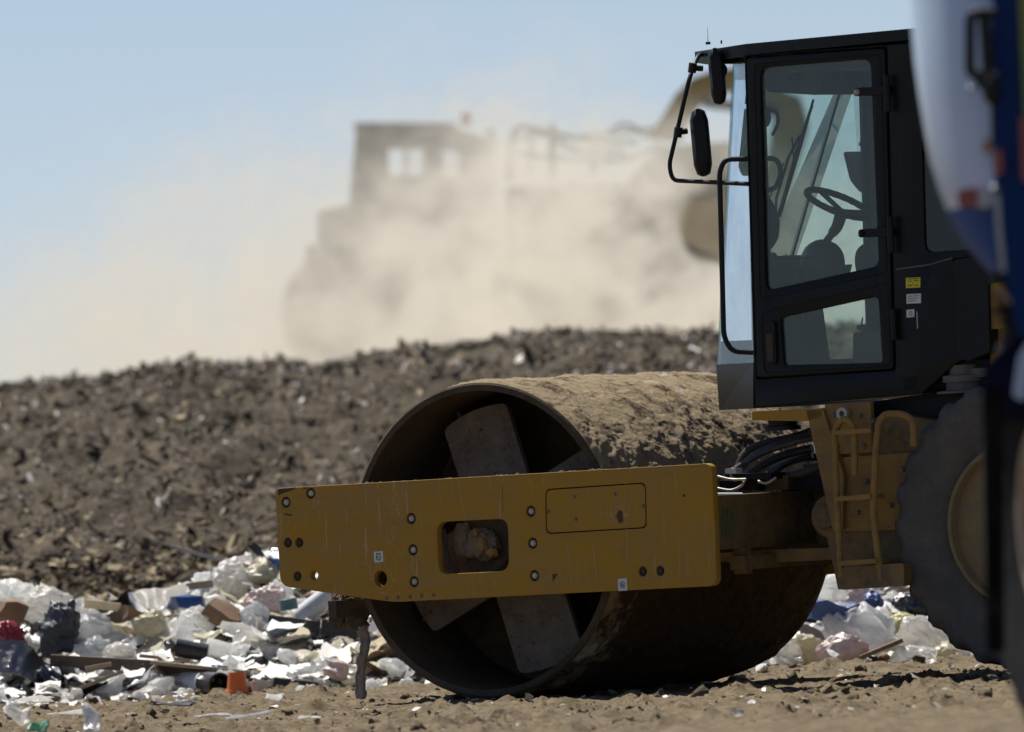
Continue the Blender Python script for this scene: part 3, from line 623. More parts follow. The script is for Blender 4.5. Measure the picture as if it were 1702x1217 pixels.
# raised mouldings on the door
for ring in ([(1253, 106), (1463, 91), (1474, 453), (1263, 497)], [(1266, 520), (1477, 470), (1480, 608), (1270, 620)]):
    pts = [L(a, b, KS - .009) for a, b in ring]; bm = NB(); tube(bm, bend_path([ (pts[0] + pts[-1]) / 2] + pts + [(pts[0] + pts[-1]) / 2], .03), .0035, 6); obj('door_seal', bm, BLACK2, door)
bm = NB(); prism(bm, rounded(PP([(1268, 538), (1287, 534), (1290, 604), (1271, 607)], KS - .03), .02), KS - .03, KS - .008); obj('door_handle', bm, BLACK2, door, bevel=.008)
bm = NB(); prism(bm, rounded(PP([(1273, 556), (1284, 554), (1285, 600), (1275, 601)], KS - .034), .012), KS - .034, KS - .0302); obj('handle_recess', bm, DARKHOLE, door)
for (x0, x1, y) in ((1426, 1476, 153), (1434, 1482, 388)):
    bm = NB(); a = L(x0, y, KS - .02); b = L(x1, y - 3, KS - .02)
    prism(bm, rounded([(a.x - .02, a.z - .019), (b.x, b.z - .02), (b.x, b.z + .02), (a.x - .02, a.z + .019)], .016), KS - .028, KS - .010)
    hg = obj('hinge', bm, BLACK2, door, bevel=.003)
    bm = NB(); lathe(bm, [(0, -.016), (.010, -.016), (.016, -.006), (.016, 0)], a.x, a.z, 16, cy=KS - .028); obj('hinge_knob', bm, BLACK2 if y > 200 else BOLT, door)
    bm = NB(); p = L(x1 - 2, y + 2, KS - .03); tube(bm, [p + Vector((0, 0, -.085)), p + Vector((0, 0, .085))], .016, 12); obj('hinge_pin', bm, BLACK2, door)
p = L(1485, 540, KS - .02); bm = NB(); tube(bm, [p + Vector((0, 0, -.07)), p + Vector((0, 0, .075))], .015, 12); obj('hinge_pin', bm, BLACK2, door)
# grab handle, mirror bracket, mirrors
bm = NB(); tube(bm, bend_path([L(1246, 264, KS), L(1205, 265, KS - .06), L(1196, 285, KS - .07), L(1203, 560, KS - .07), L(1216, 584, KS - .06), L(1252, 586, KS)], .07, 6), .0125, 12); obj('grab_rail', bm, BLACK2, cabbody)
MC = .32
arm = bend_path([L(1176, 88, .6), L(1160, 92, .45), L(1146, 130, MC), L(1112, 275, MC), L(1118, 300, MC), L(1245, 306, KS)], .05, 6)
bm = NB(); tube(bm, arm, .0105, 10); mb = obj('mirror_bracket', bm, BLACK2, cabbody)
for (x0, y0, x1, y1) in ((1166, 80, 1188, 174), (1137, 181, 1163, 294)):
    bm = NB(); cx_, cy_ = (x0 + x1) / 2, (y0 + y1) / 2; q = L(cx_, cy_, MC)
    res = bmesh.ops.create_cube(bm, size=1.0); H = (y1 - y0) / 352.; W_ = (x1 - x0) / 352.
    bmesh.ops.subdivide_edges(bm, edges=bm.edges[:], cuts=6, use_grid_fill=True)
    for v in bm.verts:
        c = v.co.copy(); k = 1 - .28 * (abs(c.z) * 2) ** 9; bulge = 1 - .75 * (abs(c.y) * 2) ** 3 * .5
        v.co = Vector((c.x * W_ * 1.2 * k * bulge, c.y * .17 * (1 - .22 * (abs(c.z) * 2) ** 9), c.z * H * (1 - .08 * (abs(c.x) * 2) ** 2)))
    bmesh.ops.transform(bm, matrix=Matrix.Rotation(.56, 4, 'Z') @ Matrix.Rotation(-.04, 4, 'Y'), verts=bm.verts)
    bmesh.ops.translate(bm, vec=q + Vector((0, .08, 0)), verts=bm.verts)
    obj('mirror', bm, BLACK2, mb, 50)
for (a, b, a2, b2) in ((1152, 113, 1168, 114), (1128, 220, 1142, 218)):
    bm = NB(); tube(bm, [L(a - 3, b, MC), L(a2, b2, MC + .04)], .014, 8); tube(bm, [L(a, b - 8, MC), L(a - 2, b + 8, MC)], .02, 8); obj('mirror_clamp', bm, BLACK2, mb)
# bracket with round hole at the roof corner, work lamp
bm = link('lamp_bracket', plate_mesh(rounded(PP([(1182, 82), (1238, 78), (1238, 104), (1196, 106)], .45), .008), [hole(1213, 92, 3.6, 14)], .45, .458, 0), BLACK2, cabbody)
hq = L(1213, 92, .45)
bm = NB(); blob(bm, L(1196, 117, .5), (.036, .04, .04), 3, .02, 1, 3); obj('work_lamp', bm, BLACK2, cabbody, 50)
bm = NB(); q = L(1177, 74, .75); tube(bm, [q, q + Vector((0, 0, .012))], .012, 8); tube(bm, [q, L(1176, 45, .75)], .0018, 5, .0008); q = L(1199, 73, .75); tube(bm, [q, L(1199, 67, .75)], .004, 6); obj('antenna', bm, BLACK2, cabbody)
# stickers, louvre
for (x0, y0, x1, y1, m_, lb) in ((1506, 461, 1530, 479, YEL_LBL, 'yellow warning sticker'), (1507, 488, 1531, 505, WHITE_LBL, 'white notice sticker'), (1507, 514, 1520, 528, WHITE_LBL, 'little square white sticker')):
    bm = NB(); prism(bm, PP([(x0, y0 + 1), (x1, y0), (x1, y1 - 1), (x0, y1)], KS), KS - .002, KS); obj('decal', bm, m_, cabbody, 0, label=lb)
bm = NB()
for k in range(3):
    a = L(1510, 492 + 4 * k + .6, KS); b = L(1528 - 5 * (k == 2), 491 + 4 * k, KS); tube(bm, [a + Vector((0, -.0028, 0)), b + Vector((0, -.0028, 0))], .0011, 5)
a = L(1513.5, 521, KS - .003); tube(bm, [a + Vector((-.006, 0, -.01)), a + Vector((.006, 0, -.01)), a + Vector((.006, 0, .01)), a + Vector((-.006, 0, .01)), a + Vector((-.006, 0, -.008))], .001, 5)
for (u0, v0, u1, v1) in ((1509, 464, 1527, 463), (1509, 468, 1515, 467), (1518, 467, 1527, 466), (1509, 473, 1513, 476), (1513, 476, 1517, 471), (1519, 475, 1527, 474)):
    tube(bm, [L(u0, v0, KS - .0028), L(u1, v1, KS - .0028)], .0014, 5)
obj('decal_print', bm, INK, cabbody, 0)
bm = NB(); tube(bm, [L(1524, 518, KS - .001), L(1525, 546, KS - .001)], .0022, 5); obj('paint_scratch', bm, WHITE_LBL, cabbody)
for k in range(6):
    a = L(1503, 629 + 3.6 * k, KS); b = L(1523, 627 + 3.6 * k, KS); bm = NB(); tube(bm, [a, b], .0035, 6); obj('louvre', bm, BLACK2, cabbody)
# cab interior
sw = L(1393, 339, .95); a_ = RF.d(Vector((.915, .0, -.40)).normalized()); b_ = RF.d(Vector((.12, .96, .24)).normalized()); b_ = (b_ - a_ * b_.dot(a_)).normalized(); n_ = a_.cross(b_)
RWH = .158
bm = NB(); ringp = [sw + (a_ * math.cos(t) + b_ * math.sin(t)) * RWH for t in np.linspace(0, 2 * PI, 49)[:-1]]
rv = []
for i, p in enumerate(ringp):
    c = (p - sw).normalized(); rr = .0155 + (.0015 if i % 2 else 0)
    rv.append([bm.verts.new(p + (c * math.cos(k * PI / 4) + n_ * math.sin(k * PI / 4)) * rr) for k in range(8)])
for i in range(48):
    for k in range(8): face(bm, [rv[i][k], rv[i][(k + 1) % 8], rv[(i + 1) % 48][(k + 1) % 8], rv[(i + 1) % 48][k]])
stw = obj('steering_wheel', bm, BLACK2, cabbody, 60)
hubp = L(1400, 352, .95)
for t in (0.3, 2.3, 4.4):
    bm = NB(); tube(bm, [hubp, sw + (a_ * math.cos(t) + b_ * math.sin(t)) * RWH], .012, 7); obj('spoke', bm, BLACK2, stw)
bm = NB(); tube(bm, smooth_path([hubp + Vector((0, 0, .01)), L(1392, 375, .95), L(1383, 388, .95)], 4), .032, 12, .024); tube(bm, [L(1386, 385, .95), L(1368, 408, .95)], .018, 10); obj('steering_column', bm, PLASTIC, cabbody)
bm = NB(); blob(bm, L(1367, 436, .95), (.105, .11, .11), 3, .05, 1.2, 4, flat=-.7); prism(bm, PP([(1340, 450), (1402, 440), (1395, 468), (1352, 512), (1338, 640), (1290, 640), (1318, 520)], .98), .90, 1.06); obj('console', bm, PLASTIC, cabbody, 50)
bm = NB(); blob(bm, L(1303, 470, 1.0), (.09, .10, .14), 3, .08, 1.4, 14); prism(bm, PP([(1262, 430), (1300, 425), (1330, 640), (1262, 640)], .8), .6, 1.1); obj('dashboard', bm, PLASTIC, cabbody, 50)
bm = NB(); prism(bm, PP([(1212, 455), (1262, 440), (1262, 604), (1212, 606)], .72), .70, 1.2); obj('dash_panel', bm, surf('grey_dash', (.13, .15, .165), (.12, .12, .11), .3, 8, .6, 0, .05), cabbody, bevel=.01)
bm = NB(); blob(bm, L(1272, 372, .62), (.075, .03, .13), 3, .08, 1.4, 24); obj('reflection_blob', bm, BLACK2, cabbody, 50)  # dark reflection in the door glass, modelled as a solid blob
bm = NB(); tube(bm, [L(1290, 432, .5), L(1335, 429, .5), L(1355, 428, .5)], .007, 7); blob(bm, L(1283, 426, .5), (.028, .02, .02), 2, .1, 2, 3); obj('control_lever', bm, BLACK2, cabbody)
bm = NB(); blob(bm, L(1329, 460, .45), (.016, .016, .018), 2, .02, 2, 3); tube(bm, [L(1329, 460, .45), L(1335, 480, .45)], .010, 7); obj('lever_knob', bm, BLACK2, cabbody)
SC_ = .75
bm = NB(); prism(bm, rounded(PP([(1422, 415), (1445, 398), (1500, 392), (1500, 470), (1430, 475), (1420, 440)], SC_), .05), SC_, SC_ + .42); prism(bm, rounded(PP([(1432, 478), (1500, 470), (1500, 560), (1450, 560), (1436, 530)], SC_), .03), SC_ + .02, SC_ + .40); obj('seat', bm, SEAT, cabbody, bevel=.02)
bm = NB(); prism(bm, rounded(PP([(1418, 553), (1500, 548), (1500, 612), (1418, 612)], .6), .01), .6, 1.3); tube(bm, [L(1435, 553, .7), L(1434, 545, .7)], .012, 8); tube(bm, [L(1426, 544, .7), L(1444, 543, .7)], .012, 8); tube(bm, [L(1431, 543, .7), L(1434, 528, .7)], .004, 6); obj('seat_pedestal', bm, PLASTIC, cabbody, bevel=.006)
bm = NB(); prism(bm, rounded(PP([(1285, 112), (1395, 104), (1400, 125), (1384, 158), (1300, 153), (1296, 143), (1285, 140)], .75), .02), .62, .95); obj('roof_console', bm, PLASTIC, cabbody, bevel=.01)
q = L(1318, 128, .6); bm = NB(); lathe(bm, [(0, -.01), (.02, -.01), (.024, 0), (.024, .02)], q.x, q.z, 16, cy=.6); obj('air_vent', bm, BLACK2, cabbody)
bm = NB(); prism(bm, PP([(1262, 95), (1480, 80), (1480, 112), (1262, 122)], KS + .1), KS + .1, KF - .1); obj('headliner', bm, PLASTIC, cabbody)
# wiper on the windscreen
def wsp(px, py, off=-.02):
    n0 = (Ft - Nt).cross(Nb - Nt).normalized(); r = raydir(px, py); o_ = RF.loc(CAMP); dl = RF.d(r); t = (Nt - o_).dot(n0) / dl.dot(n0); return o_ + dl * t + Vector((off, 0, 0))
bm = NB(); tube(bm, [wsp(1358, 165), wsp(1338, 235), wsp(1300, 360)], .006, 7, .012); tube(bm, [wsp(1356, 175), wsp(1330, 250), wsp(1308, 330)], .007, 6); wip = obj('wiper', bm, BLACK2, cabbody)
bm = NB(); tube(bm, [wsp(1338, 225, -.03), wsp(1322, 262, -.04), wsp(1302, 330, -.04), wsp(1297, 395, -.03)], .007, 7); tube(bm, [wsp(1312, 270, -.03), wsp(1285, 335, -.03)], .004, 6); tube(bm, [wsp(1322, 228, -.02), wsp(1325, 262, -.02)], .004, 6); obj('wiper_arm', bm, BLACK2, wip)
bm = NB(); tube(bm, bend_path([L(1266, 263, KS + .08), L(1290, 264, KS + .1), L(1298, 280, KS + .12), L(1295, 310, KS + .12), L(1268, 320, KS + .08)], .05), .0125, 10); obj('inner_grab_handle', bm, BLACK2, cabbody)
bm = NB(); tube(bm, bend_path([L(1266, 180, KS + .05), L(1292, 186, KS + .05), L(1294, 205, KS + .05), L(1284, 225, KS + .05)], .03), .0085, 8); blob(bm, L(1272, 195, KS + .06), (.03, .02, .05), 2, .2, 2, 5); obj('door_latch', bm, BLACK2, door)
bm = NB(); prism(bm, rounded(PP([(1410, 252), (1440, 252), (1440, 322), (1422, 300)], KF + .25), .02), KF + .2, KF + .32); tube(bm, [L(1430, 240, KF + .26), L(1470, 200, KF)], .01, 7); obj('mirror', bm, BLACK2, cabbody, label='far side mirror')

# --- rear part of the machine, mostly hidden by the truck
bm = NB(); prism(bm, rounded(PP([(1650, 470), (1900, 450), (2300, 470), (2360, 760), (1900, 800), (1645, 640)], KS + .05), .08), KS + .05, KF - .05); obj('engine_hood', bm, Y_PAINT, roller, bevel=.02)
bm = NB(); prism(bm, rounded(PP([(1636, 472), (1702, 466), (1702, 545), (1628, 548)], KS - .01), .02), KS - .01, KS + .25); obj('hood_bracket', bm, Y_DIRTY, roller, bevel=.006)
q = L(1602, 628, KS + .08); bm = NB(); lathe(bm, [(0, -.07), (.13, -.07), (.13, -.06), (.085, -.055), (.085, -.02), (.10, -.018), (.10, .012), (.07, .016), (.07, .06), (0, .06)], q.x, q.z, 28, axis='Z', cy=q.y); obj('rubber_mount', bm, surf('dusty_mount', (.16, .14, .12), (.08, .07, .06), .5, 12, .8), roller)
bm = NB(); prism(bm, PP([(1580, 615), (1660, 610), (1660, 625), (1580, 630)], KS + .04), KS + .04, KS + .3); obj('mount_bracket', bm, STEEL, roller, bevel=.003)
# wheels
def wheel(cx, cy, cz, rad, wd, mats, parent, rimr, lug=0.0, nlug=22, sgn=1, seg=220):
    a = np.linspace(0, 2 * PI, seg, endpoint=False)
    prof = []
    for t in np.linspace(0, 1, 13): # near sidewall from bead to shoulder
        r = rimr + (rad * .93 - rimr) * t; prof.append((r, .055 * (1 - math.sin(t * PI * .62)) + .0))
    m_in = len(prof); 
    for t in np.linspace(.04, .96, 15): prof.append((rad * (.985 + .015 * math.sin(t * PI)), .02 + (wd - .04) * t))
    for t in np.linspace(1, 0, 13):
        r = rimr + (rad * .93 - rimr) * t; prof.append((r, wd - .055 * (1 - math.sin(t * PI * .62))))
    pr = np.array(prof); AA, RR_ = np.meshgrid(a, pr[:, 0], indexing='ij'); YY_ = np.broadcast_to(pr[:, 1], AA.shape).copy()
    sh = sstep(rad * .80, rad * .97, RR_); ph = AA * nlug + np.where(YY_ < wd / 2, 0, PI) + np.abs(YY_ - wd / 2) * 9
    lugm = np.clip(sstep(-.35, .35, np.sin(ph + .9 * fbm(AA * 3, YY_ * 3, 3, 91))) + .35 * fbm(AA * 9, YY_ * 14, 3, 5), 0, 1.2) * sh; RR_ = RR_ + lug * (lugm - .5) * sh
    YY_ = YY_ + np.where(YY_ < wd / 2, -1, 1) * lug * .35 * lugm * sstep(rad * .80, rad * .9, RR_) * (np.abs(YY_ - wd / 2) > wd * .4)
    YY_ += fbm(AA * 3, RR_ * 8, 3, 7) * .004
    V = np.stack([cx + RR_ * np.cos(AA), cy + YY_, cz + RR_ * np.sin(AA)], -1).reshape(-1, 3)
    wh = link('wheel', mesh_np('wheel', V, grid_faces(seg, len(prof), True)), mats[0], parent, 50)
    bm = NB(); k = rimr / .38
    pf = [(rimr + .012, .052), (rimr + .022, .030), (rimr + .014, .012), (rimr - .006 * k, .010), (rimr - .016 * k, .045), (rimr - .022 * k, .07), (rimr - .045 * k, .075), (rimr - .052 * k, .055), (rimr - .062 * k, .055), (rimr - .066 * k, .17), (rimr - .074 * k, .215), (rimr - .10 * k, .22), (rimr - .104 * k, .175), (rimr - .118 * k, .172), (rimr - .124 * k, .25), (rimr - .15 * k, .26), (.19 * k, .24), (.175 * k, .17), (.14 * k, .15), (.12 * k, .08), (0, .07)]
    lathe(bm, pf, cx, cz, 72, cy=cy); obj('rim', bm, mats[1], wh, 30)
    bm = NB(); lathe(bm, [(rimr + .012, wd - .05), (rimr - .05, wd - .06), (0, wd - .1)], cx, cz, 48, cy=cy); obj('rim', bm, mats[1], wh, 30)
    for j in range(10):
        t = 2 * PI * j / 10; bm = NB(); lathe(bm, [(0, -.02), (.010, -.02), (.013, -.012), (.013, .0)], cx + .23 * k * math.cos(t), cz + .23 * k * math.sin(t), 6, cy=cy + .208); obj('wheel_nut', bm, STEEL, wh, 20)
    return wh
tc = L(1689, 872, .12); RIM = surf('dirty_rim', (.25, .165, .05), (.15, .125, .09), .8, 7, .7, 0, .3, 50, streak=.0)
tr = tc.z - L(1689, 1115, .12).z
wheel(tc.x, .12, tc.z, tr, .50, (RUBBER, RIM), roller, .365, .022, 26)
wheel(tc.x, WD - .62, tc.z, tr, .50, (RUBBER, RIM), roller, .365, .022, 26)
bm = NB(); tube(bm, [(tc.x, .35, tc.z), (tc.x, WD - .35, tc.z)], .12, 16); obj('axle', bm, Y_GREASE, roller)
# ------------------------------------------------------------------ scattered stuff
def t_sheet(seed, n=8, amp=.20):
    u = np.linspace(-.5, .5, n); U, W = np.meshgrid(u, u, indexing='ij'); r = np.random.RandomState(seed)
    Z = np.zeros_like(U)
    for k in range(4):
        a = r.uniform(0, PI); o_ = r.uniform(-.3, .3); Z += r.uniform(-1, 1) * amp * 2 * np.abs(U * math.cos(a) + W * math.sin(a) - o_)
    Z += r.uniform(-amp, amp, Z.shape) * .24; U = U + r.uniform(-.03, .03, U.shape) + .07 * np.sin(W * 5 + seed); W = W + r.uniform(-.03, .03, U.shape) + .07 * np.sin(U * 4 + seed * 2)
    return np.stack([U, W, Z], -1).reshape(-1, 3), grid_faces(n, n)
def t_cube(seed, n=3, rough=.25, dims=(1, 1, 1)):
    bm = NB(); bmesh.ops.create_cube(bm, size=1); bmesh.ops.subdivide_edges(bm, edges=bm.edges[:], cuts=n - 1, use_grid_fill=True)
    r = np.random.RandomState(seed); V = np.array([v.co[:] for v in bm.verts]); Fq = np.array([[v.index for v in f.verts] for f in bm.faces if len(f.verts) == 4]) if not bm.verts.index_update() else None
    bm.free()
    if rough > 0:
        L_ = np.linalg.norm(V, axis=1, keepdims=True); V = V / L_ * (.5 + .25 * (L_ - .5)) * (1 + r.uniform(-rough, rough, (len(V), 1)))
    return V * np.array(dims), Fq
def scatter(name, n, pos, size, temps, mats, weights=None, flat=.6, seed=1, extra=None):
    r = np.random.RandomState(seed); VV = []; FF = []; MI = []; off = 0
    for k in range(n):
        Vt, Ft_ = temps[r.randint(len(temps))]; x, y, z = pos(r); s = size(r)
        ax = r.normal(size=3) * flat; cz_, sz_ = math.cos(r.uniform(0, 6.28)), 0; a = r.uniform(0, 6.28)
        Rm = np.array((Matrix.Rotation(a, 3, 'Z') @ Matrix.Rotation(ax[0], 3, 'X') @ Matrix.Rotation(ax[1], 3, 'Y')))
        VV.append((Vt * s) @ Rm.T + np.array([x, y, z])); FF.append(Ft_ + off); off += len(Vt)
        MI.append(np.full(len(Ft_), r.choice(len(mats), p=weights)))
    if extra: 
        for Ve, Fe, me_ in extra: VV.append(Ve); FF.append(Fe + off); off += len(Ve); MI.append(np.full(len(Fe), me_))
    o = link(name, mesh_np(name, np.concatenate(VV), np.concatenate(FF), midx=np.concatenate(MI)), mats, None, 62); tag(o, kind='stuff'); return o
SHEETS = [t_sheet(k) for k in range(24)]
def t_puff(seed):
    V, Fq = t_cube(seed, 7, .02, (1, 1, 1)); out = []
    for v in V:
        q = Vector(v) * 2; k = mnoise.noise_vector(q * 1.2 + Vector((seed * 3.3, 0, 0))) * .42 + mnoise.noise_vector(q * 3.2 + Vector((0, seed, 0))) * .16
        out.append([(q.x + k.x) * .5, (q.y + k.y) * .5, (q.z + k.z) * .32])
    return np.array(out), Fq
PUFFS = [t_puff(k) for k in range(14)]; SHREDS = [(lambda v: (v[0] * np.array([1, .30, .75]), v[1]))(t_sheet(60 + k, 6, .22)) for k in range(12)]
CLODS = [t_cube(k, 3, .3, (1, .9, .7)) for k in range(12)]; STICKS = [t_cube(k, 2, 0, (1, .10, .05)) for k in range(3)] + [t_cube(9, 2, 0, (1, .25, .03))]
WHITE = film('white_film', (.93, .93, .90), .25, .68); WHITE2 = film('grey_white_film', (.82, .80, .75), .3, .6); CREAM = film('cream_film', (.72, .66, .48), .4, .4); CLEARP = film('bluish_film', (.70, .71, .71), .15, .6, .9)
BLKP = film('black_film', (.014, .015, .018), .22, .02, .8); GREYP = film('grey_film', (.085, .09, .095), .4, .1, .4); PINK = film('red_film', (.42, .05, .07), .35, .25); BLUEP = film('blue_film', (.03, .08, .26), .35, .2); YELP = film('pale_yellow_film', (.62, .58, .26), .35, .3); GREENP = film('green_film', (.02, .20, .08), .35, .4); PINKW = film('pinkish_film', (.72, .60, .55), .35, .3)
CARD = surf('cardboard', (.24, .15, .08), (.12, .08, .05), .4, 12, .9, 0, .3, 60); WOOD = surf('pale_wood', (.42, .33, .21), (.20, .15, .10), .4, 8, .8, 0, .3, 60); WOODD = surf('dark_wood', (.13, .095, .065), (.06, .05, .04), .4, 8, .8, 0, .3, 60)
PVCW = surf('white_plastic_pipe', (.62, .63, .63), (.3, .28, .24), .3, 8, .35, 0, .05); BLKM = surf('black_plastic', (.018, .018, .020), (.09, .08, .07), .25, 8, .4, 0, .1); ORANGE = surf('orange_plastic', (.75, .16, .02), (.3, .12, .05), .2, 10, .45, 0, .05); TEALJ = surf('teal_plastic', (.10, .22, .21), (.2, .2, .17), .3, 10, .3, 0, .05)
BLUEC = surf('blue_carton', (.03, .08, .25), (.2, .2, .25), .2, 10, .5, 0, .05); GREYB = surf('grey_plank', (.33, .32, .30), (.16, .14, .12), .4, 10, .8, 0, .2)
CLODM = soil('clod_soil', (.15, .115, .078), (.21, .165, .11), (.07, .052, .038), (.34, .28, .2), 6, 60)
CLODH = soil('hill_clod_soil', (.098, .080, .056), (.16, .13, .09), (.050, .042, .031), (.34, .28, .21), 6, 60)
FIBRE = surf('hill_fibre', (.19, .155, .11), (.07, .06, .05), .5, 20, .9, 0, 0); STRAW = surf('straw', (.34, .27, .16), (.2, .15, .1), .4, 20, .9, 0, 0); SCRAPT = surf('pale_scrap', (.46, .42, .36), (.25, .2, .15), .4, 20, .7, 0, 0)

def gpos(x0, x1, y0, y1, lift=0.0):
    def f(r):
        x = r.uniform(x0, x1); y = r.uniform(y0, y1); return x, y, gz(x, y) + lift
    return f
# vectorised height lookups are slow one by one: cache through tables
def table(fn, x0, x1, nx, y0, y1, ny):
    xs = np.linspace(x0, x1, nx); ys = np.linspace(y0, y1, ny); X_, Y_ = np.meshgrid(xs, ys, indexing='ij'); Z_ = fn(X_, Y_)
    def q(x, y): return float(Z_[int(np.clip((x - x0) / (x1 - x0) * (nx - 1) + .5, 0, nx - 1)), int(np.clip((y - y0) / (y1 - y0) * (ny - 1) + .5, 0, ny - 1))])
    return q
GZT = table(ground_h, -5, 5, 500, 45, 66, 800); HZT = table(hill_h, -9, 9, 500, 65.5, 90, 700)
gz = lambda x, y: GZT(x, y)
def hpos(r):
    x = r.uniform(-4.6, 3.6); y = 67 + 18.5 * r.uniform() ** .9; return x, y, HZT(x, y) + .0
HND = table(lambda x, y: fbm(x * .9, y * .55, 4, 77, .6), -9, 9, 300, 65.5, 90, 300)
def hclod(r):
    while True:
        p = hpos(r)
        if HND(p[0], p[1]) * 2.2 + .25 > r.uniform(): return p
scatter('hill_clods', 2600, hclod, lambda r: .012 + .16 * r.beta(1, 13), CLODS, [CLODH, HILLM], [.6, .4], 1, 3)
scatter('hill_scraps', 4600, lambda r: (lambda p: (p[0], p[1], p[2] + .02))(hpos(r)), lambda r: .015 + .13 * r.beta(1, 8), SHREDS + SHEETS[:3] + STICKS, [SCRAPT, STRAW, WHITE2, WOODD, WHITE], [.30, .30, .12, .22, .06], .7, 4)
scatter('hill_fibres', 13000, lambda r: (lambda p: (p[0], p[1], p[2] + .015))(hpos(r)), lambda r: .025 + .18 * r.beta(1, 5), STICKS + SHREDS, [FIBRE, WOODD, CLODH, STRAW], [.38, .22, .30, .10], .48, 26)
scatter('hill_straw', 3000, lambda r: (lambda x, y: (x, y, HZT(x, y) + .02))(r.normal(-1.9, 1.0), 67.2 + abs(r.normal(0, 1.6))), lambda r: r.uniform(.04, .14), STICKS[:3] + SHREDS, [STRAW, CLODH, HILLM], [.5, .25, .25], .35, 6)
scatter('dirt_clods', 2600, gpos(-3, 3, 50.8, 62.0, .0), lambda r: .008 + .06 * r.beta(1, 10), CLODS, [CLODM, SOIL], [.7, .3], 1, 5)
scatter('dirt_lumps', 130, gpos(-3, 3, 51.5, 61.5, .0), lambda r: .03 + .09 * r.beta(1, 3), CLODS, [CLODM, SOIL], [.75, .25], 1, 15)
scatter('dirt_scraps', 420, gpos(-3, 3, 51, 62.0, .012), lambda r: .015 + .06 * r.beta(1, 4), SHEETS[:10] + STICKS, [WHITE2, SCRAPT, WOODD, CLEARP, CARD, WHITE], [.2, .25, .25, .08, .12, .10], .4, 8)

# trash heap: one mound of sheets nobody could count
mx = np.linspace(-9, 9, 360); my = np.linspace(61.6, 68.5, 90); MX, MY = np.meshgrid(mx, my, indexing='ij')
MZ = heap_h(MX, MY) - .06 + fbm(MX * 2.5, MY * 2.5, 4, 71) * .10 - .10 * (1 - sstep(61.6, 62.5, MY))
mound = (np.stack([MX, MY, MZ], -1).reshape(-1, 3), grid_faces(360, 90), 8)
def tpos(r):
    x = r.uniform(-4.4, 4.4); y = 61.75 + 3.8 * r.beta(1.1, 1.5); return x, y, float(heap_h(x, y + .1)) + r.uniform(-.05, .07) - .02
scatter('trash_heap', 5600, tpos, lambda r: .05 + .30 * r.beta(1.2, 4.5), SHEETS + PUFFS[:5], [WHITE, WHITE2, CREAM, CLEARP, BLKP, GREYP, CARD, PINKW, CLODM, BLUEP, WOOD], [.42, .17, .07, .08, .11, .03, .03, .03, .02, .01, .03], .36, 12, [mound])
scatter('trash_fringe', 900, lambda r: (lambda x, y: (x, y, gz(x, y) + r.uniform(.0, .035)))(r.uniform(-3.4, 3.4), 62.5 - abs(r.normal(0, .75))), lambda r: .03 + .10 * r.beta(1.1, 5), SHEETS[:12] + PUFFS, [WHITE, WHITE2, CREAM, CLEARP, CARD, CLODM], [.30, .25, .1, .12, .08, .15], .5, 13)

# ------------------------------------------------------------------ single pieces of rubbish
BAGS = 'plastic bags lying in the rubbish heap'
def nearer(Y): return Y - .30 if 61.3 < Y < 65 else Y
def bag(px, py, Y, wpx, hpx, m, label, seed, name='garbage_bag', cat='plastic bag', group=BAGS, knot=False, tilt=0):
    Y = nearer(Y); k = Y / FPX; p = at(px, py, Y); bm = NB(); rx, rz = wpx * k / 2, hpx * k / 2
    blob(bm, (0, 0, 0), (rx * 1.02, rx * .9, rz * 1.02), 5, .30, 1.25, seed, ridged=True)
    for v in bm.verts:
        q = v.co / max(rx, rz); d_ = mnoise.noise_vector(q * 1.1 + Vector((seed * 3.7, 0, 0))) * .38 + mnoise.noise_vector(q * 3.1 + Vector((seed, 5, 0))) * .12; v.co += d_ * min(rx, rz)
    if knot: blob(bm, (rx * .3, 0, rz * 1.0), (rx * .22, rx * .2, rz * .35), 3, .5, 2, seed + 5, ridged=True)
    o = obj(name, bm, m, None, 75); o.location = p; o.rotation_euler = (0, tilt, 0); return tag(o, label, cat, group)
bag(98, 1046, 62.9, 66, 80, GREYP, 'dark grey full garbage bag, biggest dark one in the left half of the heap', 1, knot=True, tilt=.3)
bag(12, 1062, 62.9, 52, 60, PINK, 'crumpled red bag at the picture edge beside the dark grey bag', 2)
bag(22, 992, 63.8, 70, 60, WHITE, 'white bulging bag on top of the heap at the picture edge', 3)
bag(75, 1005, 63.6, 74, 52, WHITE2, 'greyish white bag on the heap directly above the dark grey bag', 4)
bag(441, 957, 63.9, 52, 50, CREAM, 'pale yellow bag just left of the lower corner of the yellow plate', 5, knot=True)
bag(384, 962, 63.9, 58, 54, WHITE2, 'grey white translucent bag under the leaning stick', 6)
bag(440, 1000, 63.4, 62, 48, PINKW, 'pinkish white bag right below the pale yellow bag', 7)
bag(155, 1078, 62.8, 50, 36, CLEARP, 'bluish clear bag lying above the long dark plank', 8)
bag(198, 1084, 62.7, 42, 34, WHITE2, 'small lavender grey bag between the clear bag and the pale plank', 9)
bag(70, 1135, 62.6, 54, 44, WHITE2, 'light grey bag in front of the black tarp at the heap foot', 10)
bag(20, 1128, 62.6, 66, 42, WHITE, 'white flattened bag at the foot of the heap by the picture edge', 11)
bag(250, 1038, 63.3, 56, 44, CREAM, 'cream coloured bag in the middle of the left heap', 12)
bag(425, 1030, 63.2, 40, 56, CLEARP, 'grey blue standing bag left of the round teal jug', 13)
bag(150, 1040, 63.4, 60, 42, CLEARP, 'glistening silvery bag right of the dark grey bag', 34)
bag(330, 1030, 63.3, 60, 40, WHITE, 'white bag under the blue white packet', 35)
bag(620, 1110, 63.2, 60, 60, WHITE, 'white bag seen between the hanging rag and the drum', 14)
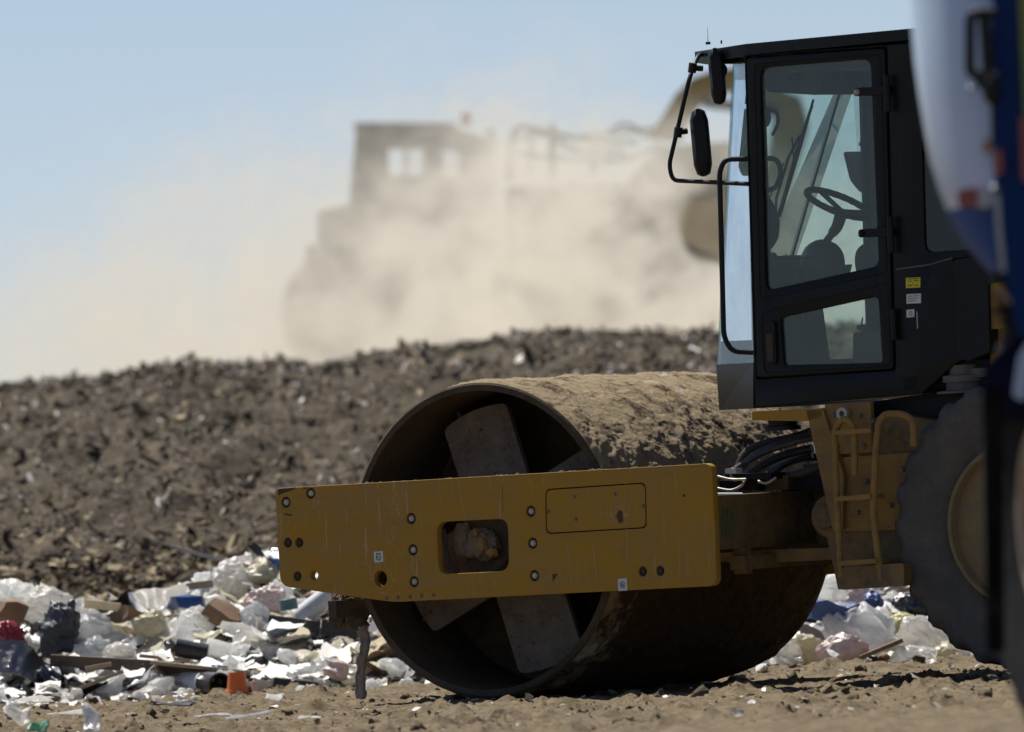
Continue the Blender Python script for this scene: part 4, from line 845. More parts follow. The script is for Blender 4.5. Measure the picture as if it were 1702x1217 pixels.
bag(1430, 1052, 62.0, 120, 80, WHITE, 'big wrinkled white bag in the gap between drum and wheel', 15, knot=True, tilt=.5)
bag(1400, 1082, 61.6, 70, 56, PINKW, 'white bag with pinkish folds in front of the big wrinkled white bag', 16)
bag(1385, 985, 63.0, 70, 56, WHITE, 'white bag highest in the gap beside the drum', 17)
bag(1545, 1062, 61.9, 96, 74, WHITE2, 'smooth light grey bag leaning against the tyre side of the gap', 18)
bag(1500, 1046, 62.3, 70, 48, YELP, 'pale yellow bag between the black bag and the big white bag', 19)
bag(1512, 1012, 62.7, 60, 52, BLKP, 'shiny black bag next to the tyre', 20, knot=True)
bag(1520, 1092, 61.2, 68, 34, WHITE, 'low white bag lying on the dirt in front of the smooth grey bag', 21)
bag(1340, 1085, 61.9, 56, 60, CREAM, 'cream bag standing on the dirt close to the drum', 22)
bag(1300, 1095, 61.8, 60, 54, WHITE2, 'dull white bag half hidden by the drum', 23)
bag(1430, 1000, 62.9, 46, 46, PINKW, 'beige pink bag between the blue carton and the blue bag', 24)
bag(1451, 1003, 62.7, 30, 36, BLUEP, 'bright blue small bag under the ladder', 25)
bag(1575, 1086, 61.3, 50, 34, CREAM, 'small cream bag at the foot of the tyre', 26)
bag(736, 611, 83.0, 60, 28, WHITE, 'bright white crumpled bag near the hill crest', 27, group='white bags lying on the dark hill')
bag(697, 641, 81.5, 36, 24, WHITE2, 'duller white bag below the bright bag near the hill crest', 28, group='white bags lying on the dark hill')
bag(290, 829, 72.5, 34, 16, WHITE, 'flat white bag alone on the lower hill', 29, group='white bags lying on the dark hill')
bag(363, 831, 72.5, 20, 20, WHITE, 'small round white bag right of the flat white one on the lower hill', 30, group='white bags lying on the dark hill')
bag(269, 849, 72.0, 12, 12, WHITE, 'tiny white ball of plastic below the flat white bag on the hill', 31, group='white bags lying on the dark hill')
bag(11, 716, 78.0, 20, 20, WHITE, 'white scrap bag on the hill at the picture edge', 32, group='white bags lying on the dark hill')
bag(374, 860, 71.5, 14, 30, WHITE2, 'thin dull white scrap below the small round bag on the hill', 33, group='white bags lying on the dark hill')
def plank(px0, py0, px1, py1, Y, hpx, m, label, name='plank', cat='plank', depth=.05, group='planks and boards in the rubbish', Y2=None):
    Y = nearer(Y); a = at(px0, py0, Y); b = at(px1, py1, nearer(Y2) if Y2 else Y); c = (a + b) / 2; h = hpx * Y / FPX / 2; d = (b - a).normalized(); up = Vector((0, 0, 1)); up = (up - d * up.dot(d)).normalized(); s = d.cross(up)
    bm = NB(); R1 = [a - c + up * i * h + s * j * depth / 2 for i, j in ((-1, -1), (1, -1), (1, 1), (-1, 1))]; R2 = [b - c + up * i * h + s * j * depth / 2 for i, j in ((-1, -1), (1, -1), (1, 1), (-1, 1))]
    hull_prism(bm, R1, R2); o = obj(name, bm, m, None, 30, bevel=.003); o.location = c; return tag(o, label, cat, group)
plank(84, 1098, 300, 1110, 62.4, 20, WOODD, 'long dark beam lying across the foot of the heap', depth=.12)
plank(250, 1101, 416, 1118, 62.2, 6, WOOD, 'pale thin plank ending above the orange bucket', depth=.10)
plank(262, 1112, 412, 1126, 62.25, 14, WOODD, 'dark board under the pale thin plank', depth=.06)
plank(283, 908, 376, 934, 64.2, 6, GREYB, 'long grey stick leaning up against the brown hill', cat='stick', depth=.04)
plank(372, 932, 420, 946, 64.0, 11, WOOD, 'short tan board at the lower end of the grey stick', depth=.08)
plank(418, 905, 466, 950, 64.2, 14, BLKM, 'black post sticking up behind the left end of the yellow plate', cat='post', depth=.07)
plank(112, 1152, 205, 1116, 62.0, 6, WOOD, 'narrow pale lath sloping up to the right at the heap foot', depth=.05)
plank(141, 1112, 185, 1104, 62.1, 7, WOOD, 'short pale lath lying on the long dark beam', depth=.06)
plank(140, 1003, 200, 1010, 63.5, 14, CREAM, 'cream board end on top of the left heap', depth=.10)
plank(232, 1090, 316, 1098, 62.6, 6, WOOD, 'pale plank lying behind the thin plank with the orange bucket', depth=.08)
plank(310, 975, 354, 970, 63.7, 12, WOOD, 'tan board lying on the heap left of the grey white bag', depth=.1)
plank(446, 1034, 532, 1045, 62.9, 24, BLKM, 'thick black board under the round teal jug', depth=.12)
plank(534, 1042, 612, 1048, 62.8, 26, BLKM, 'black beam running under the yellow plate to the drum', depth=.12)
plank(450, 1119, 604, 1128, 62.3, 6, WHITE2, 'long white lath between the orange bucket and the hanging rag', depth=.1)
plank(455, 1134, 528, 1142, 62.0, 16, BLKM, 'flat black board right of the white cup', depth=.1)
plank(1428, 1094, 1500, 1064, 61.5, 7, CARD, 'flattened tan cardboard strip in front of the pale yellow bag', cat='cardboard', depth=.14)
plank(470, 608, 486, 640, 82.5, 11, SCRAPT, 'short pale plank lying near the hill crest', depth=.05)
plank(420, 1060, 470, 1042, 63.0, 8, CARD, 'brown board tipped against the grey blue bag', depth=.05)
def rod(px0, py0, px1, py1, Y, rpx, m, label, name, cat, hollow=True, m2=None, Y2=None):
    Y = nearer(Y); a = at(px0, py0, Y); b = at(px1, py1, nearer(Y2) if Y2 else Y); c = (a + b) / 2; r = rpx * Y / FPX; bm = NB()
    d = (b - a); ln = d.length; prof = [(r, 0), (r, ln), (r * .86, ln), (r * .86, .02), (r * .86, 0)] if hollow else [(0, 0), (r * .9, 0), (r, r * .1), (r, ln - r * .1), (r * .9, ln), (0, ln)]
    lathe(bm, prof, 0, 0, 32, closed=hollow); bmesh.ops.transform(bm, matrix=d.to_track_quat('Y', 'Z').to_matrix().to_4x4(), verts=bm.verts)
    bmesh.ops.translate(bm, vec=-d / 2, verts=bm.verts); o = obj(name, bm, m, None, 40); o.location = c; return tag(o, label, cat, 'rolls and pipes in the rubbish')
rod(496, 1028, 552, 985, 63.2, 17, PVCW, 'grey white pipe poking up behind the front corner of the yellow plate', 'plastic_pipe', 'pipe')
rod(292, 1076, 345, 1086, 62.6, 15, BLKM, 'black tube joined to the white roll in the middle of the heap', 'black_tube', 'tube')
rod(340, 1080, 402, 1098, 62.7, 22, WHITE, 'white roll of sheeting to the right of the black tube', 'sheet_roll', 'roll', False)
rod(288, 1134, 338, 1136, 62.3, 19, PVCW, 'white roll lying at the heap foot left of the orange bucket', 'sheet_roll', 'roll', Y2=62.15)
rod(341, 1136, 366, 1138, 62.2, 20, BLKM, 'short black pipe end beside the orange bucket', 'black_pipe', 'pipe', Y2=61.9)
rod(205, 1124, 240, 1140, 62.4, 16, PVCW, 'small white pipe left of the white roll at the heap foot', 'plastic_pipe', 'pipe')
rod(245, 1134, 275, 1136, 62.4, 16, CLEARP, 'bluish white tube between the small pipe and the white roll', 'plastic_tube', 'tube', False)
rod(408, 1096, 452, 1106, 62.5, 14, BLKM, 'black pipe with a brown open end above the white cup', 'black_pipe', 'pipe')
def frustum(px, py, Y, r0, r1, hpx, m, label, name, cat):
    Y = nearer(Y); k = Y / FPX; p = at(px, py, Y); bm = NB(); lathe(bm, [(r0 * k, -hpx * k / 2), (r1 * k, hpx * k / 2), (r1 * k * .93, hpx * k / 2), (r0 * k * .93, -hpx * k / 2 + .005), (0, -hpx * k / 2 + .005)], 0, 0, 28, axis='Z'); lathe(bm, [(r0 * k * 1.04, -hpx * k / 2 - .004), (r0 * k * 1.04, -hpx * k / 2 + .008), (r0 * k, -hpx * k / 2 + .012), (r0 * k * .8, -hpx * k / 2 + .012)], 0, 0, 28, axis='Z', closed=True)
    o = obj(name, bm, m, None, 40); o.location = p; return tag(o, label, cat)
frustum(394, 1134, 61.7, 18, 14, 33, ORANGE, 'bright orange plastic bucket upside down at the heap foot', 'orange_bucket', 'bucket')
frustum(433, 1145, 61.8, 12, 17, 26, PVCW, 'white plastic cup at the heap foot beside the orange bucket', 'white_cup', 'cup')
o = rod(478, 995, 481, 1014, 63.0, 15, TEALJ, 'round teal jug under the lower left corner of the yellow plate', 'teal_jug', 'jug', False)
def slab(px, py, Y, wpx, hpx, m, label, name, cat, depth=.2, rz=.3, ry=0):
    Y = nearer(Y); k = Y / FPX; p = at(px, py, Y); bm = NB(); box(bm, -wpx * k / 2, wpx * k / 2, -depth / 2, depth / 2, -hpx * k / 2, hpx * k / 2); bmesh.ops.subdivide_edges(bm, edges=bm.edges[:], cuts=3, use_grid_fill=True)
    for v in bm.verts: v.co += mnoise.noise_vector(v.co * 7 + p) * .05
    o = obj(name, bm, m, None, 30, bevel=.0); o.location = p; o.rotation_euler = (0, ry, rz); return tag(o, label, cat)
slab(1385, 1018, 62.0, 84, 26, BLUEC, 'blue carton lying in the gap right beside the drum', 'blue_carton', 'carton', rz=.2, ry=.03)
slab(1362, 1066, 62.2, 60, 44, surf('printed_grey_carton', (.20, .20, .22), (.25, .12, .11), .5, 7, .7), 'grey printed carton under the blue carton', 'grey_carton', 'carton', rz=-.2)
slab(310, 999, 63.5, 44, 18, BLUEP, 'dark blue packet with a shiny top on the heap', 'blue_packet', 'packet', rz=.2, ry=-.2)
slab(215, 1024, 63.4, 40, 20, CARD, 'brown crumpled carton left of the cream bag', 'brown_carton', 'carton', rz=.4, ry=.2)
slab(372, 1020, 63.3, 40, 26, CARD, 'brown torn carton behind the grey blue bag', 'brown_carton', 'carton', rz=-.5, ry=.5)
slab(15, 1020, 63.3, 44, 34, CARD, 'brown carton at the picture edge above the red bag', 'brown_carton', 'carton', rz=.2, ry=.3)
def tarp(pts, Y, m, label, name, cat, seed, depth=.5):
    Y = nearer(Y); P3 = [at(a, b, Y) for a, b in pts]; c = sum(P3, Vector()) / len(P3); n_ = len(P3) // 2; top = P3[:n_]; bot = P3[n_:][::-1]; bm = NB(); g_ = []
    NU, NV = 26, 12
    for i in range(NU):
        u = i / (NU - 1) * (n_ - 1); k = min(int(u), n_ - 2); f = u - k; row = []
        for j in range(NV):
            v = j / (NV - 1); A_ = top[k].lerp(top[k + 1], f); B_ = bot[k].lerp(bot[k + 1], f); q = A_.lerp(B_, v); q = q + Vector((0, -depth * v, 0)) + mnoise.noise_vector(q * 6 + Vector((seed, 0, 0))) * .05 + mnoise.noise_vector(q * 17) * .015
            row.append(bm.verts.new(q - c))
        g_.append(row)
    for i in range(NU - 1):
        for j in range(NV - 1): face(bm, [g_[i][j], g_[i + 1][j], g_[i + 1][j + 1], g_[i][j + 1]])
    bmesh.ops.solidify(bm, geom=bm.faces[:], thickness=.006); o = obj(name, bm, m, None, 70); o.location = c; return tag(o, label, cat)
tarp([(430, 1062), (480, 1058), (520, 1066), (562, 1100), (565, 1120), (520, 1120), (470, 1112), (440, 1084)], 62.8, BLKP, 'black plastic sheet draped in front of the black boards', 'black_tarp', 'plastic sheet', 3)
tarp([(-20, 1062), (30, 1072), (70, 1092), (112, 1138), (104, 1150), (60, 1122), (20, 1110), (-20, 1105)], 62.7, BLKP, 'black plastic sheet sloping down at the left picture edge', 'black_tarp', 'plastic sheet', 9)
tarp([(225, 990), (260, 978), (290, 975), (312, 972), (318, 990), (290, 1002), (260, 1012), (236, 1020)], 63.8, WHITE2, 'pleated whitish sheet draped near the top of the left heap', 'white_sheet', 'plastic sheet', 5, .2)
tarp([(378, 1056), (405, 1050), (425, 1052), (440, 1056), (432, 1090), (415, 1108), (398, 1110), (385, 1092)], 62.9, WHITE, 'smooth white sheet hanging between the white roll and the black sheet', 'white_sheet', 'plastic sheet', 7, .2)
tarp([(526, 1066), (560, 1072), (590, 1076), (612, 1080), (610, 1108), (590, 1112), (575, 1112), (560, 1104)], 63.0, CREAM, 'pale cloudy sheet behind the hanging rag', 'pale_sheet', 'plastic sheet', 8, .2)
# pieces on the near dirt
def scrap(px, py, Y, wpx, hpx, m, label, name, cat, seed, tilt=.8):
    k = Y / FPX; p = at(px, py, Y); Vt, Ft_ = t_sheet(100 + seed, 9, .25); Vt = Vt * np.array([wpx * k, .10, hpx * k * 1.3])
    Vt[:, 2] += Vt[:, 1] * 10 * hpx * k * tilt
    o = link(name, mesh_np(name, Vt, Ft_), m, None, 50); md = o.modifiers.new('thick', 'SOLIDIFY'); md.thickness = .003; o.location = p; return tag(o, label, cat)
scrap(64, 1206, 52.2, 30, 22, GREENP, 'torn green plastic leaf like scrap on the dirt', 'green_scrap', 'scrap', 1)
scrap(152, 1203, 52.3, 28, 34, CLEARP, 'pointed clear plastic shard standing in the dirt', 'clear_shard', 'plastic shard', 2, 1.2)
scrap(290, 1168, 55.4, 62, 12, BLKM, 'dark curved strip lying on the dirt, centre left', 'dark_strip', 'strip', 3, .3)
scrap(118, 1184, 54.0, 70, 8, WHITE2, 'flat dark edged paper lying on the dirt beside the green scrap', 'flat_paper', 'paper', 4, .3)
scrap(58, 1160, 57.0, 60, 16, WHITE, 'bright white sheet flat on the dirt below the black sheet', 'white_scrap', 'plastic scrap', 5, .5)
scrap(412, 1190, 53.3, 70, 14, CLEARP, 'icy clear film crumpled on the dirt', 'clear_film', 'plastic film', 6, .4)
scrap(514, 1190, 53.3, 34, 8, WHITE, 'small white film patch left of the drum shadow', 'white_scrap', 'plastic scrap', 7, .4)
scrap(1440, 1167, 54.7, 100, 14, CLEARP, 'broken clear film patch on the dirt in front of the wheel', 'clear_film', 'plastic film', 8, .4)
scrap(1560, 1180, 54.2, 70, 12, WHITE2, 'dull whitish film pressed into the dirt near the truck tyre', 'clear_film', 'plastic film', 18, .4)
scrap(1466, 1150, 55.6, 22, 16, WHITE, 'little shiny bottle fragment on the dirt below the ladder', 'bottle_fragment', 'bottle', 9, 1.2)
scrap(1438, 1210, 52.1, 10, 8, WHITE, 'tiny bright scrap at the very front of the dirt', 'white_scrap', 'plastic scrap', 10, 1)
scrap(355, 1185, 53.8, 60, 8, GREYB, 'grey wooden splinter lying on the dirt', 'wood_splinter', 'wood', 11, .1)
scrap(30, 1203, 52.8, 40, 22, WHITE2, 'whitish crumpled scrap left of the green scrap', 'white_scrap', 'plastic scrap', 12, .8)
scrap(455, 1160, 58.0, 26, 12, WHITE, 'white crumpled paper on the dirt under the plate', 'white_scrap', 'plastic scrap', 14, .8)

# ------------------------------------------------------------------ machines on the hill
DUSTYG = surf('dust_caked_paint', (.085, .062, .032), (.07, .055, .04), .5, 3, .8, 0, 0); DARKM = surf('dark_machine_metal', (.05, .045, .04), (.1, .09, .07), .4, 3, .7, 0, 0); EXY = surf('excavator_yellow', (.50, .30, .05), (.28, .2, .1), .35, 3, .5, 0, 0)
CW = glass('hazy_cab_glass', (.75, .8, .78), .1, .02, .05)
CB = Frame((0, 106, 0), 0); q = CB.L(690, 560, 0); CB.o.x = q.x; CB.o.z = 0
comp = empty('landfill_compactor', CB, 'bulky compactor with square cab veiled in dust on the hill', 'compactor')
def cbp(nm, pts, y0, y1, m, parent=comp, bev=.02, holes=None):
    if holes: return link(nm, plate_mesh(rounded(CB.P(pts, y0), .03), [CB.P(h, y0) for h in holes], y0, y1, .01), m, parent, 30)
    bm = NB(); prism(bm, rounded(CB.P(pts, y0), .04), y0, y1); return obj(nm, bm, m, parent, bevel=bev)
cabc = cbp('cab_side', [(592, 212), (752, 212), (812, 232), (824, 345), (580, 348)], -.8, -.74, DUSTYG, comp, 0, [[(646, 248), (672, 248), (672, 292), (646, 292)], [(678, 248), (704, 248), (704, 292), (678, 292)], [(736, 250), (762, 252), (764, 294), (736, 293)]])
cbp('cab_side', [(592, 212), (752, 212), (812, 232), (824, 345), (580, 348)], .74, .8, DUSTYG, comp, 0, [[(640, 240), (712, 240), (712, 300), (640, 300)], [(730, 240), (775, 240), (775, 300), (730, 300)]])
cbp('cab_roof', [(588, 204), (758, 204), (760, 216), (588, 216)], -.85, .85, DUSTYG); cbp('cab_post', [(592, 214), (604, 214), (592, 346), (580, 346)], -.74, .74, DUSTYG); cbp('cab_post', [(785, 222), (812, 232), (824, 346), (800, 346)], -.74, .74, DUSTYG)
q = CB.L(775, 198, 0); bm = NB(); lathe(bm, [(0, -.06), (.045, -.06), (.045, .04), (.03, .06), (0, .06)], q.x, q.z, 16, axis='Z'); obj('beacon', bm, ORANGE, comp)
cbp('body', [(528, 352), (580, 340), (830, 345), (850, 420), (845, 520), (560, 525), (524, 500)], -.9, .9, DUSTYG); cbp('blade', [(508, 410), (522, 405), (530, 470), (524, 530), (505, 525)], -1.6, 1.6, DUSTYG)
cbp('exhaust_stack', [(808, 215), (822, 215), (824, 260), (810, 260)], .1, .2, DARKM)
for (a, b) in ((588, 520), (775, 522)):
    for y0 in (-1.4, .5):
        q = CB.L(a, b, y0); bm = NB(); lathe(bm, [(.2, 0), (.52, .05), (.55, 0), (.58, 0), (.58, .9), (.2, .9)], q.x, q.z, 40, cy=y0)
        wh = obj('steel_wheel', bm, DARKM, comp); bm = NB()
        for k in range(20):
            t = 2 * PI * k / 20
            for j in range(3): 
                tt = t + j * .1; c = Vector((q.x + .6 * math.cos(tt), y0 + .15 + .3 * j, q.z + .6 * math.sin(tt))); blob(bm, c, (.05, .06, .05), 1, 0, 1, 0)
        tag(obj('cleats', bm, DARKM, wh), kind='stuff')
EX = Frame((0, 101, 0), 0); q = EX.L(1010, 540, 0); EX.o.x = q.x
exc = empty('excavator', EX, 'yellow excavator with raised boom arch behind the dust on the hill', 'excavator')
def exp_(nm, pts, y0, y1, m, bev=.015, parent=exc):
    bm = NB(); prism(bm, rounded(EX.P(pts, (y0)), .03), y0, y1); return obj(nm, bm, m, parent, bevel=bev)
exp_('upper_body', [(842, 312), (1040, 305), (1095, 245), (1215, 235), (1225, 430), (842, 430)], -.2, 1.8, DUSTYG)
exp_('counterweight', [(842, 330), (900, 320), (905, 440), (850, 440)], -.5, 2.0, DUSTYG); exp_('track_frame', [(870, 470), (1330, 470), (1340, 540), (860, 540)], -.6, .1, DARKM); exp_('track_frame', [(870, 470), (1330, 470), (1340, 540), (860, 540)], 1.4, 2.1, DARKM)
exp_('slew_ring', [(980, 425), (1200, 425), (1200, 475), (980, 475)], .2, 1.4, DARKM)
for pts, y, r in (([(846, 300), (850, 235), (862, 213), (885, 214), (940, 226), (1000, 236), (1060, 236)], -.15, .02), ([(850, 255), (918, 262), (1000, 268)], -.15, .015), ([(852, 232), (900, 224), (918, 232)], .3, .015), ([(918, 208), (918, 300)], -.15, .028), ([(880, 290), (884, 216)], -.15, .016),
                   ([(985, 290), (990, 236)], -.15, .016), ([(1000, 268), (1050, 262), (1100, 240)], 0, .02), ([(1010, 225), (1030, 208), (1052, 210), (1075, 228)], 0, .018), ([(925, 232), (960, 250), (1040, 254)], .2, .02), ([(960, 228), (1020, 222), (1085, 214)], .2, .016)):
    bm = NB(); tube(bm, smooth_path([EX.L(a, b, y) for a, b in pts], 5), r, 8); obj('handrail', bm, DARKM, exc)
boom = [(1075, 228), (1100, 195), (1122, 158), (1150, 130), (1185, 117), (1225, 112), (1268, 124), (1308, 152), (1336, 188), (1340, 214), (1318, 216), (1285, 186), (1250, 162), (1212, 152), (1182, 160), (1160, 180), (1142, 208), (1132, 236)]
bm = NB(); prism(bm, EX.P(boom, .55), .55, .95); obj('boom', bm, EXY, exc, bevel=.02)
exp_('stick', [(1296, 150), (1330, 160), (1345, 210), (1290, 400), (1255, 420), (1250, 400)], .6, .9, EXY); 
bm = NB(); tube(bm, [EX.L(1170, 170, .5), EX.L(1290, 185, .5)], .05, 12); obj('boom_cylinder', bm, DARKM, exc)
bk = [(1122, 372), (1126, 350), (1142, 336), (1165, 331), (1195, 332), (1235, 345), (1262, 400), (1258, 470), (1215, 500), (1195, 470), (1192, 428), (1165, 415), (1138, 402), (1124, 388)]
bm = NB(); prism(bm, rounded(EX.P(bk, -.6), .02), -.6, .5); obj('bucket', bm, EXY, exc, bevel=.03)
bm = NB(); 
for k in range(4): hull_prism(bm, [EX.L(1200 + 0, 480, -.55 + .3 * k) + Vector((-.05, 0, 0)), EX.L(1215, 500, -.55 + .3 * k), EX.L(1215, 500, -.47 + .3 * k), EX.L(1200, 480, -.47 + .3 * k) + Vector((-.05, 0, 0))], [p + Vector((-.10, 0, -.12)) for p in (EX.L(1215, 495, -.53 + .3 * k),) * 4]); 
bmesh.ops.remove_doubles(bm, verts=bm.verts[:], dist=1e-4); obj('bucket_teeth', bm, DARKM, exc)

# dust cloud
m, n, out = M('dust'); tc_ = n.nodes.new('ShaderNodeTexCoord'); sep = n.nodes.new('ShaderNodeSeparateXYZ'); n.links.new(tc_.outputs['Object'], sep.inputs[0])
def mth(op, a, b=None, c=None, clamp=False):
    x = n.nodes.new('ShaderNodeMath'); x.operation = op; x.use_clamp = clamp
    for s, v in zip(x.inputs, (a, b, c)):
        if v is None: continue
        if hasattr(v, 'links'): n.links.new(v, s)
        else: s.default_value = v
    return x.outputs[0]
def curve(val, pts):
    xs = [p[0] for p in pts]; lo, hi = min(xs), max(xs); mr = nd(n, 'ShaderNodeMapRange'); n.links.new(val, mr.inputs[0]); mr.inputs[1].default_value = lo; mr.inputs[2].default_value = hi
    r = n.nodes.new('ShaderNodeValToRGB'); r.color_ramp.interpolation = 'B_SPLINE' if len(pts) > 3 else 'EASE'; e = r.color_ramp.elements
    while len(e) < len(pts): e.new(.5)
    for el, (x_, v_) in zip(e, pts): el.position = (x_ - lo) / (hi - lo); el.color = (v_, v_, v_, 1)
    n.links.new(mr.outputs[0], r.inputs[0]); return r.outputs[0]
mp = n.nodes.new('ShaderNodeMapping'); mp.inputs['Scale'].default_value = (1, .45, 1.15); n.links.new(tc_.outputs['Object'], mp.inputs[0])
big = noi(n, mp.outputs[0], .75, 3, .55, .6); fine = noi(n, mp.outputs[0], 1.5, 6, .62, 1.0)
DUST_TOP = [(-9, .30), (-4.2, .50), (-2.6, .57), (-1.5, .62), (-.9, .63), (0, .63), (.6, .61), (1.2, .59), (1.8, .58), (3.0, .56), (9, .5)]
DUST_STR = [(-9, .12), (-4.2, .20), (-2.6, .34), (-1.7, .33), (-1.2, .27), (-.3, .75), (.4, 1.0), (1.0, 1.0), (1.6, .5), (2.6, .3), (9, .2)]
top = mth('MULTIPLY', curve(sep.outputs[0], DUST_TOP), 6.0)           # metres above the hill foot
zz = mth('ADD', sep.outputs[2], mth('MULTIPLY', mth('SUBTRACT', big, .5), -2.4))
fh = mth('SMOOTHSTEP', zz, None) if False else None
mr = nd(n, 'ShaderNodeMapRange'); mr.interpolation_type = 'SMOOTHSTEP'; n.links.new(mth('SUBTRACT', top, zz), mr.inputs[0]); mr.inputs[1].default_value = -.6; mr.inputs[2].default_value = 2.2
zwin = curve(sep.outputs[2], [(1.0, .9), (2.3, .9), (2.5, .08), (3.05, .08), (3.3, .9), (3.7, .8), (6, .5)]); stren = curve(sep.outputs[0], DUST_STR); cl = ramp(n, fine, [(.45, .01), (.52, .20), (.585, 1.0)])
yy = nd(n, 'ShaderNodeMapRange'); yy.interpolation_type = 'SMOOTHSTEP'; yyw = yy.inputs[0]; n.links.new(mth('SUBTRACT', sep.outputs[1], mth('MULTIPLY', curve(mth("SUBTRACT", sep.outputs[0], zwin), [(-9, .86), (.9, .86), (1.15, .86), (1.35, 1.0), (9, 1.0)]), 100.0)), yyw); yy.inputs[1].default_value = 0; yy.inputs[2].default_value = 3
DUST_D = 1.45
dens = mth('MULTIPLY', mth('MULTIPLY', mth('MULTIPLY', mr.outputs[0], stren), mth('MULTIPLY', cl, yy.outputs[0])), DUST_D)
pv = n.nodes.new('ShaderNodeVolumePrincipled'); pv.inputs['Color'].default_value = (.955, .89, .75, 1); pv.inputs['Anisotropy'].default_value = .45; pv.inputs['Density Attribute'].default_value = ''
n.links.new(dens, pv.inputs['Density']); n.links.new(pv.outputs[0], out.inputs['Volume'])
try: m.cycles.volume_step_rate = 1.0
except Exception: pass
bm = NB(); box(bm, -10, 10, 85.5, 116, 1.45, 5.8); tag(obj('dust_cloud', bm, m, None, 0), kind='stuff')

# ------------------------------------------------------------------ truck close by at the right edge, out of focus
TY = 39.0; TF = Frame((at(1800, 1200, TY).x, TY, 0), 0.047)
TBLUE = surf('truck_blue_paint', (.004, .026, .115), (.02, .03, .06), .1, 2, .5, 0, 0, spec=.12); TDARK = surf('dark_blue_fender_plastic', (.004, .006, .022), amt=.1, rough=.7, bump=0, spec=.08); TWHITE = surf('truck_white_paint', (.44, .56, .74), (.3, .3, .3), .15, 2, .22, 0, 0); TBLUE2 = surf('mid_blue_paint', (.035, .08, .24), (.05, .05, .06), .15, 2, .6, 0, 0, spec=.08)
CHROME = surf('dull_chrome', (.22, .22, .24), (.2, .2, .2), .2, 8, .25, .8, 0); TGREEN = surf('olive_stripe_paint', (.14, .18, .02), amt=.1, rough=.4, bump=0); TRED = surf('red_marker', (.26, .06, .05), amt=.1, rough=.4, bump=0); RUBB2 = surf('mudflap_rubber', (.006, .006, .007), amt=.1, rough=.9, bump=0, spec=.1); TTAN = surf('tan_rim', (.42, .33, .25), amt=.3, rough=.5, bump=0); TORANGE = surf('amber_marker', (.5, .28, .12), amt=.1, bump=0)
truck = empty('truck', TF, 'blurred blue and white truck cut off by the right picture edge', 'truck')
rows = [(-70, 1509), (0, 1513), (50, 1516), (100, 1520), (160, 1528), (220, 1538), (270, 1548), (310, 1559), (350, 1574), (352, 1574), (380, 1588), (410, 1607), (440, 1633), (458, 1654)]
def shell(rows):
    bm = NB(); G_ = []
    for py, xl in rows:
        a = TF.L(xl, py, .45); b = TF.L(1668, py, -.1); wx = b.x - a.x; row = []
        for k in range(9):
            t = k / 8 * PI / 2; row.append(bm.verts.new((a.x + wx * (1 - math.cos(t)), .45 - .55 * math.sin(t), a.z)))
        row += [bm.verts.new((b.x + .2, -.1, a.z)), bm.verts.new((b.x + .2, 2.2, a.z)), bm.verts.new((b.x - wx * .3, 2.2, a.z)), bm.verts.new((a.x, 1.6, a.z))]; G_.append(row)
    N_ = len(G_[0])
    for A_, B_ in zip(G_, G_[1:]):
        for k in range(N_): face(bm, [A_[k], A_[(k + 1) % N_], B_[(k + 1) % N_], B_[k]])
    face(bm, G_[0]); face(bm, G_[-1][::-1]); return bm
obj('front_panel', shell(rows[:9]), TWHITE, truck, 50); obj('lower_panel', shell(rows[9:]), TBLUE2, truck, 50)
def tp(nm, pts, y0, y1, m, bev=.01, parent=truck, r=.02, label=None):
    bm = NB(); prism(bm, rounded(TF.P(pts, y0), r), y0, y1); return obj(nm, bm, m, parent, bevel=bev, label=label)
tp('side_body', [(1648, -80), (3200, -80), (3200, 560), (1690, 560), (1676, 470), (1656, 440)], -.22, 2.3, TBLUE)
tp('stripe', [(1690, -60), (2100, -60), (2000, 60), (1702, 195)], -.235, -.222, TGREEN, 0); tp('stripe', [(1694, 195), (1760, 190), (1750, 320), (1698, 300)], -.235, -.222, TRED, 0, r=.01)
tp('marker_light', [(1590, 316), (1624, 311), (1626, 342), (1594, 346)], -.12, -.05, TRED, .005); tp('marker_light', [(1650, 250), (1666, 248), (1667, 290), (1652, 292)], -.27, -.22, TRED, .004); tp('marker_light', [(1632, 232), (1646, 232), (1646, 255), (1633, 255)], -.15, -.10, TORANGE, .004); tp('marker_light', [(1628, 312), (1642, 310), (1643, 345), (1630, 347)], -.14, -.10, WHITE_LBL, .004)
bm = NB(); tube(bm, bend_path([TF.L(a, b, -.3) for a, b in ((1655, 22), (1612, 22), (1612, 122), (1634, 128))], .03), .018, 8); tube(bm, [TF.L(1612, 30, -.3), TF.L(1612, 122, -.3)], .016, 8); tm = obj('mirror_frame', bm, BLACK2, truck)
bm = NB(); tube(bm, [TF.L(1636, 20, -.3), TF.L(1644, 135, -.3)], .022, 8); obj('mirror_frame', bm, BLACK2, truck)
bm = NB(); blob(bm, TF.L(1648, 150, -.3), (.030, .05, .05), 3, .15, 2, 3); tube(bm, [TF.L(1650, 155, -.3), TF.L(1652, 240, -.3)], .008, 8); tube(bm, [TF.L(1650, 155, -.3), TF.L(1622, 135, -.3)], .012, 8); obj('mirror_hinge', bm, BLACK2, truck)
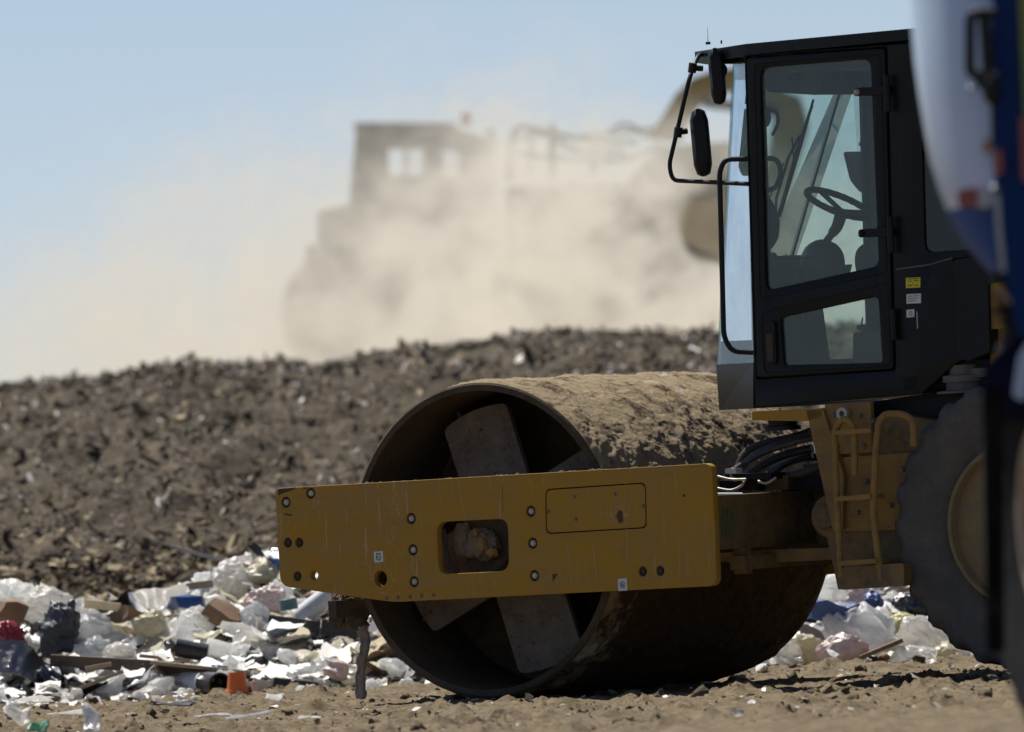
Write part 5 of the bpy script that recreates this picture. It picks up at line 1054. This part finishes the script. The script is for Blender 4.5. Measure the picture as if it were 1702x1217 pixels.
bm = NB(); blob(bm, TF.L(1653, 122, -.33), (.012, .02, .012), 2, 0, 1, 0); blob(bm, TF.L(1614, 148, -.33), (.012, .02, .012), 2, 0, 1, 0); obj('mirror_bolts', bm, CHROME, truck)
bm = NB(); tube(bm, [TF.L(1657, 318, -.3), TF.L(1661, 380, -.3), TF.L(1668, 452, -.3)], .011, 10); obj('chrome_bar', bm, CHROME, truck); bm = NB(); blob(bm, TF.L(1653, 316, -.32), (.016, .02, .016), 2, 0, 1, 0); obj('chrome_knob', bm, CHROME, truck)
for k, pts in enumerate([[(1655, 450), (1672, 470), (1700, 462)], [(1668, 480), (1684, 500), (1710, 490)], [(1652, 515), (1680, 520), (1712, 540)], [(1660, 500), (1690, 470), (1712, 478)], [(1664, 530), (1690, 548), (1712, 560)]]):
    bm = NB(); tube(bm, smooth_path([TF.L(a, b, -.1 + .05 * k) for a, b in pts]), .016, 8); obj('air_line', bm, CHROME if k == 1 else BLACK2, truck)
tp('axle_housing', [(1668, 480), (1760, 470), (1760, 600), (1680, 600)], .0, .5, BLACK2)
tp('fender', [(1634, 612), (1660, 586), (1705, 556), (2100, 540), (2100, 700), (1634, 700)], -.02, 1.0, TDARK, .01); tp('fender_highlight', [(1682, 660), (1692, 590), (1712, 562), (1722, 562), (1712, 600), (1706, 668)], -.2, -.08, TWHITE, .005)  # bluish highlight on the fender, put in as a white strip
tp('mudflap', [(1633, 640), (1668, 640), (1670, 1085), (1640, 1085)], -.22, -.2, RUBB2, .003)
tyre_c = TF.L(1749, 868, 0); tr_ = (tyre_c - TF.L(1749, 1262, 0)).length
wt = wheel(0, -.16, 0, tr_, .32, (surf('truck_tyre', (.008, .008, .009), (.03, .028, .026), .3, 5, .85, 0, 0, spec=.2), TTAN), truck, tr_ * .42, .008, 40); wt.location = tyre_c + Vector((.12, 0, 0)); wt.rotation_euler = (0, 0, -1.287)
tp('chassis_rail', [(1760, 600), (3200, 600), (3200, 760), (1760, 760)], .3, 1.9, BLACK2)
wt2 = None
